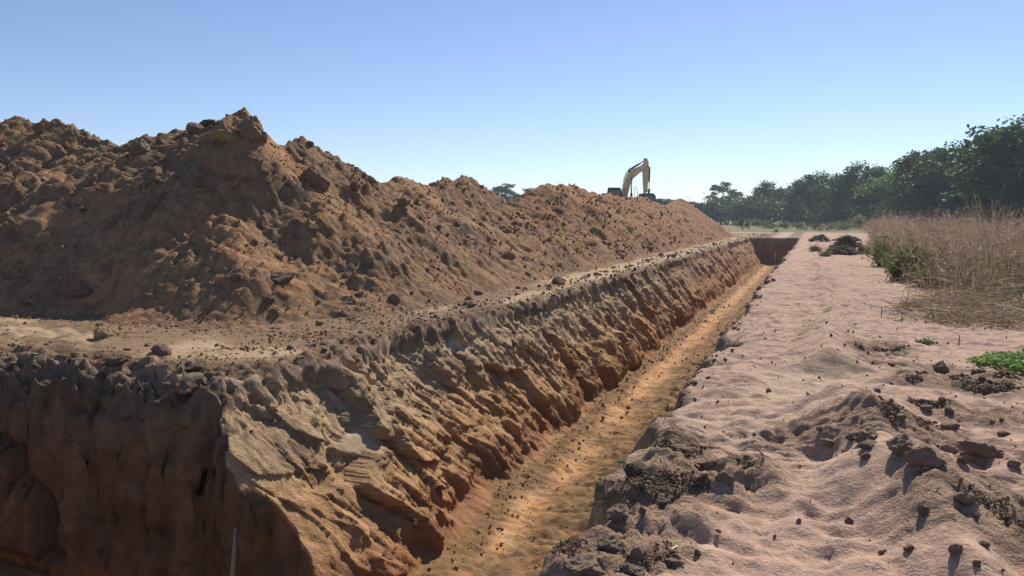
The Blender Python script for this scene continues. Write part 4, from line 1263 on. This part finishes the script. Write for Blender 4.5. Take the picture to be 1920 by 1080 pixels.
M_SHR = [leaf_mat('shrub_green', (.06, .085, .03), (.13, .17, .06), .35, .2), leaf_mat('shrub_tan', (.16, .13, .075), (.27, .22, .13), .35, .2), leaf_mat('shrub_pale', (.14, .19, .06), (.24, .30, .11), .4, .15)]
def shrub(u, v, wpx, hpx, mi, label, group, fwd=None):
    p = on_z(u, v) if fwd is None else at_depth(u, 410, fwd)
    d = (p - CAM_P).length; s = d / F_PX
    o = link('shrub', mesh_with(random.choice(SH), M_SHR[mi]))
    o.location = (p.x, p.y, -.05)
    w = wpx * s / 2.8; o.scale = (w, w, hpx * s / 1.7)
    o.rotation_euler = (0, 0, random.uniform(0, 6.28))
    return tag(o, label, 'shrub', group)
for (u, v, w, h, mi, l) in ((1390, 431, 14, 20, 0, 'small dark cone shaped shrub at the end of the heap'), (1402, 431, 12, 16, 2, 'pale shrub right of the dark cone shaped shrub'),
                            (1420, 427, 26, 14, 1, 'brownish shrub at the far left of the sand edge'), (1445, 429, 24, 12, 0, 'dark low shrub along the far sand edge'), (1472, 430, 24, 12, 1, 'tan shrub along the far sand edge'),
                            (1500, 431, 26, 12, 2, 'light green shrub along the far sand edge'), (1528, 432, 26, 12, 0, 'green shrub in the middle of the far sand edge'), (1554, 433, 26, 13, 1, 'tan tufted shrub right of the middle of the far sand edge'),
                            (1575, 432, 20, 14, 2, 'bright green shrub near the right end of the far sand edge'), (1590, 432, 18, 12, 2, 'second bright green shrub at the right end of the far sand edge'),
                            (1535, 420, 34, 22, 1, 'greyish brown thicket in front of the wood'), (1560, 420, 36, 20, 1, 'second greyish brown thicket in front of the wood'), (1424, 416, 20, 20, 1, 'greyish tuft before the dark trees'),
                            (1610, 430, 30, 22, 1, 'straw coloured shrub where the dry grass begins'), (1455, 436, 8, 6, 0, 'tiny green weed on the far sand'), (1380, 424, 14, 8, 2, 'bright green patch beside the end of the heap')):
    shrub(u, v, w, h, mi, l, 'shrubs along the far edge of the sand')
for i in range(30):
    u = 1335 + i * 24 + rt.uniform(-8, 8)
    f = tl_fwd(u) * .95
    shrub(u, 0, 60, 34 + rt.uniform(-6, 14), 0, 'shrub below the ' + min(TL, key=lambda t_: abs(t_[0] - u))[3], 'undergrowth shrubs at the foot of the wood', fwd=f)

# ------------------------------------------------------------------ excavator
def prism(name, prof, y0, y1, mat, parent, bev=.03):
    """side profile (x, z) extruded from y0 to y1"""
    bm = bmesh.new()
    a = [bm.verts.new((x, y0, z)) for x, z in prof]; b = [bm.verts.new((x, y1, z)) for x, z in prof]
    bm.faces.new(a); bm.faces.new(b[::-1])
    n = len(prof)
    for i in range(n):
        bm.faces.new((a[i], b[i], b[(i + 1) % n], a[(i + 1) % n]))
    bmesh.ops.recalc_face_normals(bm, faces=bm.faces)
    if bev:
        bmesh.ops.bevel(bm, geom=list(bm.edges), offset=bev, segments=1, affect='EDGES')
    me = bpy.data.meshes.new(name); bm.to_mesh(me); bm.free()
    return link(name, me, mat, parent)

def rod(name, p0, p1, r0, mat, parent, sides=10, mid=None):
    me = tube_mesh(name, [p0, p1], [r0, r0], sides)
    return link(name, me, mat, parent)

M_YEL = simple_mat('dusty_yellow_paint', (.66, .50, .25), rough=.5, var=.3, scale=3.0, bump=.1, objvar=.04, spec=.4)
M_DARK = simple_mat('dark_machine_paint', (.045, .042, .04), rough=.55, var=.2, scale=2, bump=.1, objvar=.1, spec=.4)
M_STEEL = simple_mat('worn_steel', (.16, .145, .12), rough=.5, var=.25, scale=3, bump=.15, objvar=.1, metal=.3)
M_CHROME = simple_mat('piston_rod', (.6, .6, .6), rough=.25, var=.05, bump=0, metal=1, objvar=0)
M_GLASS = simple_mat('cab_glass', (.03, .04, .045), rough=.08, var=.05, bump=0, objvar=0, spec=.6)

def excavator():
    p = at_depth(1172, 412, 72)
    root = empty('excavator', (p.x, p.y, 1.5), YAW - R(6))
    tag(root, 'dusty yellow excavator with raised bent boom behind the heap', 'excavator')
    track = [(-1.9, 0.35), (-1.7, .08), (-1.45, 0), (1.45, 0), (1.7, .08), (1.9, .35), (1.9, .6), (1.7, .85), (1.45, .93), (-1.45, .93), (-1.7, .85), (-1.9, .6)]
    for y in (-1.45, .85):
        t = prism('track', track, y, y + .6, M_DARK, root, .02)
        for xx in (-1.45, 1.45):
            me = tube_mesh('sprocket', [(xx, y - .03, .46), (xx, y + .63, .46)], [.34, .34], 14)
            link('sprocket', me, M_STEEL, t)
    prism('undercarriage', [(-.9, .4), (.9, .4), (.9, 1.0), (-.9, 1.0)], -.83, .83, M_DARK, root)
    prism('platform', [(-2.5, 1.03), (1.1, 1.03), (1.1, 1.3), (-2.5, 1.3)], -1.35, 1.35, M_STEEL, root)
    prism('engine_hood', [(-2.35, 1.32), (-.55, 1.32), (-.55, 2.35), (-.75, 2.5), (-2.3, 2.5)], -1.3, 1.3, M_DARK, root, .05)
    prism('counterweight', [(-2.7, 1.1), (-2.37, 1.1), (-2.37, 2.42), (-2.6, 2.42), (-2.75, 2.1)], -1.32, 1.32, M_STEEL, root, .06)
    cab = prism('cab', [(-1.75, 1.32), (-.35, 1.32), (-.25, 2.1), (-.5, 2.92), (-1.7, 2.95), (-1.85, 2.2)], -1.42, -.42, M_DARK, root, .06)
    prism('window', [(-1.55, 2.0), (-.5, 2.0), (-.65, 2.75), (-1.55, 2.75)], -1.45, -1.425, M_GLASS, cab, 0)
    prism('roof_panel', [(-1.72, 2.955), (-.52, 2.935), (-.52, 3.02), (-1.72, 3.03)], -1.4, -.45, M_STEEL, cab, .02)
    boom = prism('boom', [(-.25, 1.45), (.18, 1.5), (.24, 2.4), (.42, 3.25), (.70, 3.92), (1.33, 4.46), (1.72, 4.72), (1.98, 5.0), (1.95, 5.45), (1.78, 5.52), (1.45, 5.17), (.67, 4.82), (.16, 4.42), (-.12, 3.78), (-.34, 2.75), (-.42, 2.1)], -.28, .28, M_YEL, root, .03)
    prism('cylinder_bracket', [(.2, 4.42), (.5, 4.62), (.42, 4.85), (.2, 4.75)], -.12, .12, M_DARK, boom, .02)
    rod('boom_pin', (.55, -.32, 3.9), (.55, .32, 3.9), .11, M_DARK, boom)
    for y in (-.16, .1):
        link('hydraulic_hose', tube_mesh('hydraulic_hose', [(-.22, y, 3.75), (.06, y, 4.5), (.6, y, 4.95), (1.4, y, 5.32), (1.6, y, 5.6)], [.03] * 5, 6), M_DARK, boom)
    prism('dirty_top_plate', [(-.46, 2.1), (-.38, 2.75), (-.16, 3.8), (.12, 4.44), (.10, 4.47), (-.19, 3.82), (-.41, 2.76), (-.49, 2.1)], -.26, .26, M_DARK, boom, 0)
    stick_ = prism('dipper_arm', [(1.62, 5.35), (1.8, 5.72), (2.02, 5.74), (2.15, 5.5), (2.16, 4.3), (2.07, 2.62), (1.72, 2.5), (1.64, 3.4), (1.58, 4.5)], -.21, .21, M_YEL, root, .03)
    prism('nose_plate', [(1.64, 5.72), (1.8, 5.72), (2.02, 5.76), (2.0, 5.84), (1.64, 5.82)], -.12, .12, M_DARK, stick_, .01)
    link('hydraulic_hose', tube_mesh('hydraulic_hose', [(2.14, -.1, 5.2), (2.27, -.1, 4.8), (2.3, -.1, 4.4), (2.2, -.1, 4.05)], [.025] * 4, 6), M_DARK, stick_)
    link('bucket_cylinder', tube_mesh('bucket_cylinder', [(2.26, 0, 5.0), (2.23, 0, 3.6)], [.085, .085], 10), M_DARK, stick_)
    rod('piston_rod', (2.23, 0, 3.6), (2.24, 0, 2.95), .045, M_CHROME, stick_)
    for y in (-.18, .12):
        prism('bucket_link', [(2.0, 2.75), (2.26, 2.98), (2.36, 2.9), (2.2, 2.2), (2.08, 2.2), (2.14, 2.75)], y, y + .06, M_DARK, stick_, 0)
    arm = link('arm_cylinder', tube_mesh('arm_cylinder', [(.3, 0, 4.72), (1.25, 0, 5.32)], [.10, .10], 12), M_DARK, root)
    rod('piston_rod', (1.25, 0, 5.32), (1.8, 0, 5.66), .05, M_CHROME, arm)
    for y in (-.42, .36):
        bc = link('boom_cylinder', tube_mesh('boom_cylinder', [(.62, y + .03, 1.3), (.55, y + .03, 2.5)], [.10, .10], 12), M_DARK, root)
        rod('piston_rod', (.55, y + .03, 2.5), (.55, y + .03, 3.9), .055, M_CHROME, bc)
    # bucket: curved shell with side plates and teeth
    bk = prism('bucket', [(1.25, 2.42), (1.62, 2.5), (2.1, 2.52), (2.6, 2.5), (2.84, 2.25), (2.86, 1.8), (2.62, 1.4), (2.1, 1.22), (1.5, 1.3), (1.55, 1.42), (2.1, 1.36), (2.5, 1.5), (2.7, 1.85), (2.68, 2.15), (2.5, 2.36), (1.3, 2.3)], -.62, .62, M_DARK, root, 0)
    for y in (-.66, .62):
        prism('side_plate', [(1.28, 2.3), (2.5, 2.4), (2.72, 2.15), (2.74, 1.84), (2.54, 1.48), (2.1, 1.32), (1.52, 1.38)], y, y + .04, M_STEEL, bk, 0)
    for y in (-.55, -.28, -.05, .2, .45):
        prism('tooth', [(1.2, 1.27), (1.55, 1.3), (1.55, 1.4), (1.3, 1.36)], y, y + .12, M_STEEL, bk, 0)
    # handrail of thin bars beside the boom
    link('handrail', tube_mesh('handrail', [(.78, -1.2, 1.35), (.76, -1.2, 3.05), (.88, -1.2, 3.2), (1.06, -1.2, 2.7), (1.15, -1.2, 1.35)], [.022] * 5, 6), M_STEEL, root)
    return root
excavator()

# ------------------------------------------------------------------ air
me = bpy.data.meshes.new('haze')
bm = bmesh.new(); bmesh.ops.create_cube(bm, size=1.0); bm.to_mesh(me); bm.free()
hz = link('haze', me)
hz.scale = (3300, 3300, 26 + 3.6); hz.location = (0, 0, (26 - 3.6) / 2)
hm = bpy.data.materials.new('haze'); hm.use_nodes = True
ht = hm.node_tree
ht.nodes.remove(ht.nodes['Principled BSDF'])
pv = ht.nodes.new('ShaderNodeVolumePrincipled')
pv.inputs['Color'].default_value = (.72, .85, 1.0, 1)
pv.inputs['Density'].default_value = .0005
pv.inputs['Anisotropy'].default_value = .2
ht.links.new(pv.outputs['Volume'], ht.nodes['Material Output'].inputs['Volume'])
me.materials.append(hm)
tag(hz, 'thin blue haze in the air over the site', kind='stuff')
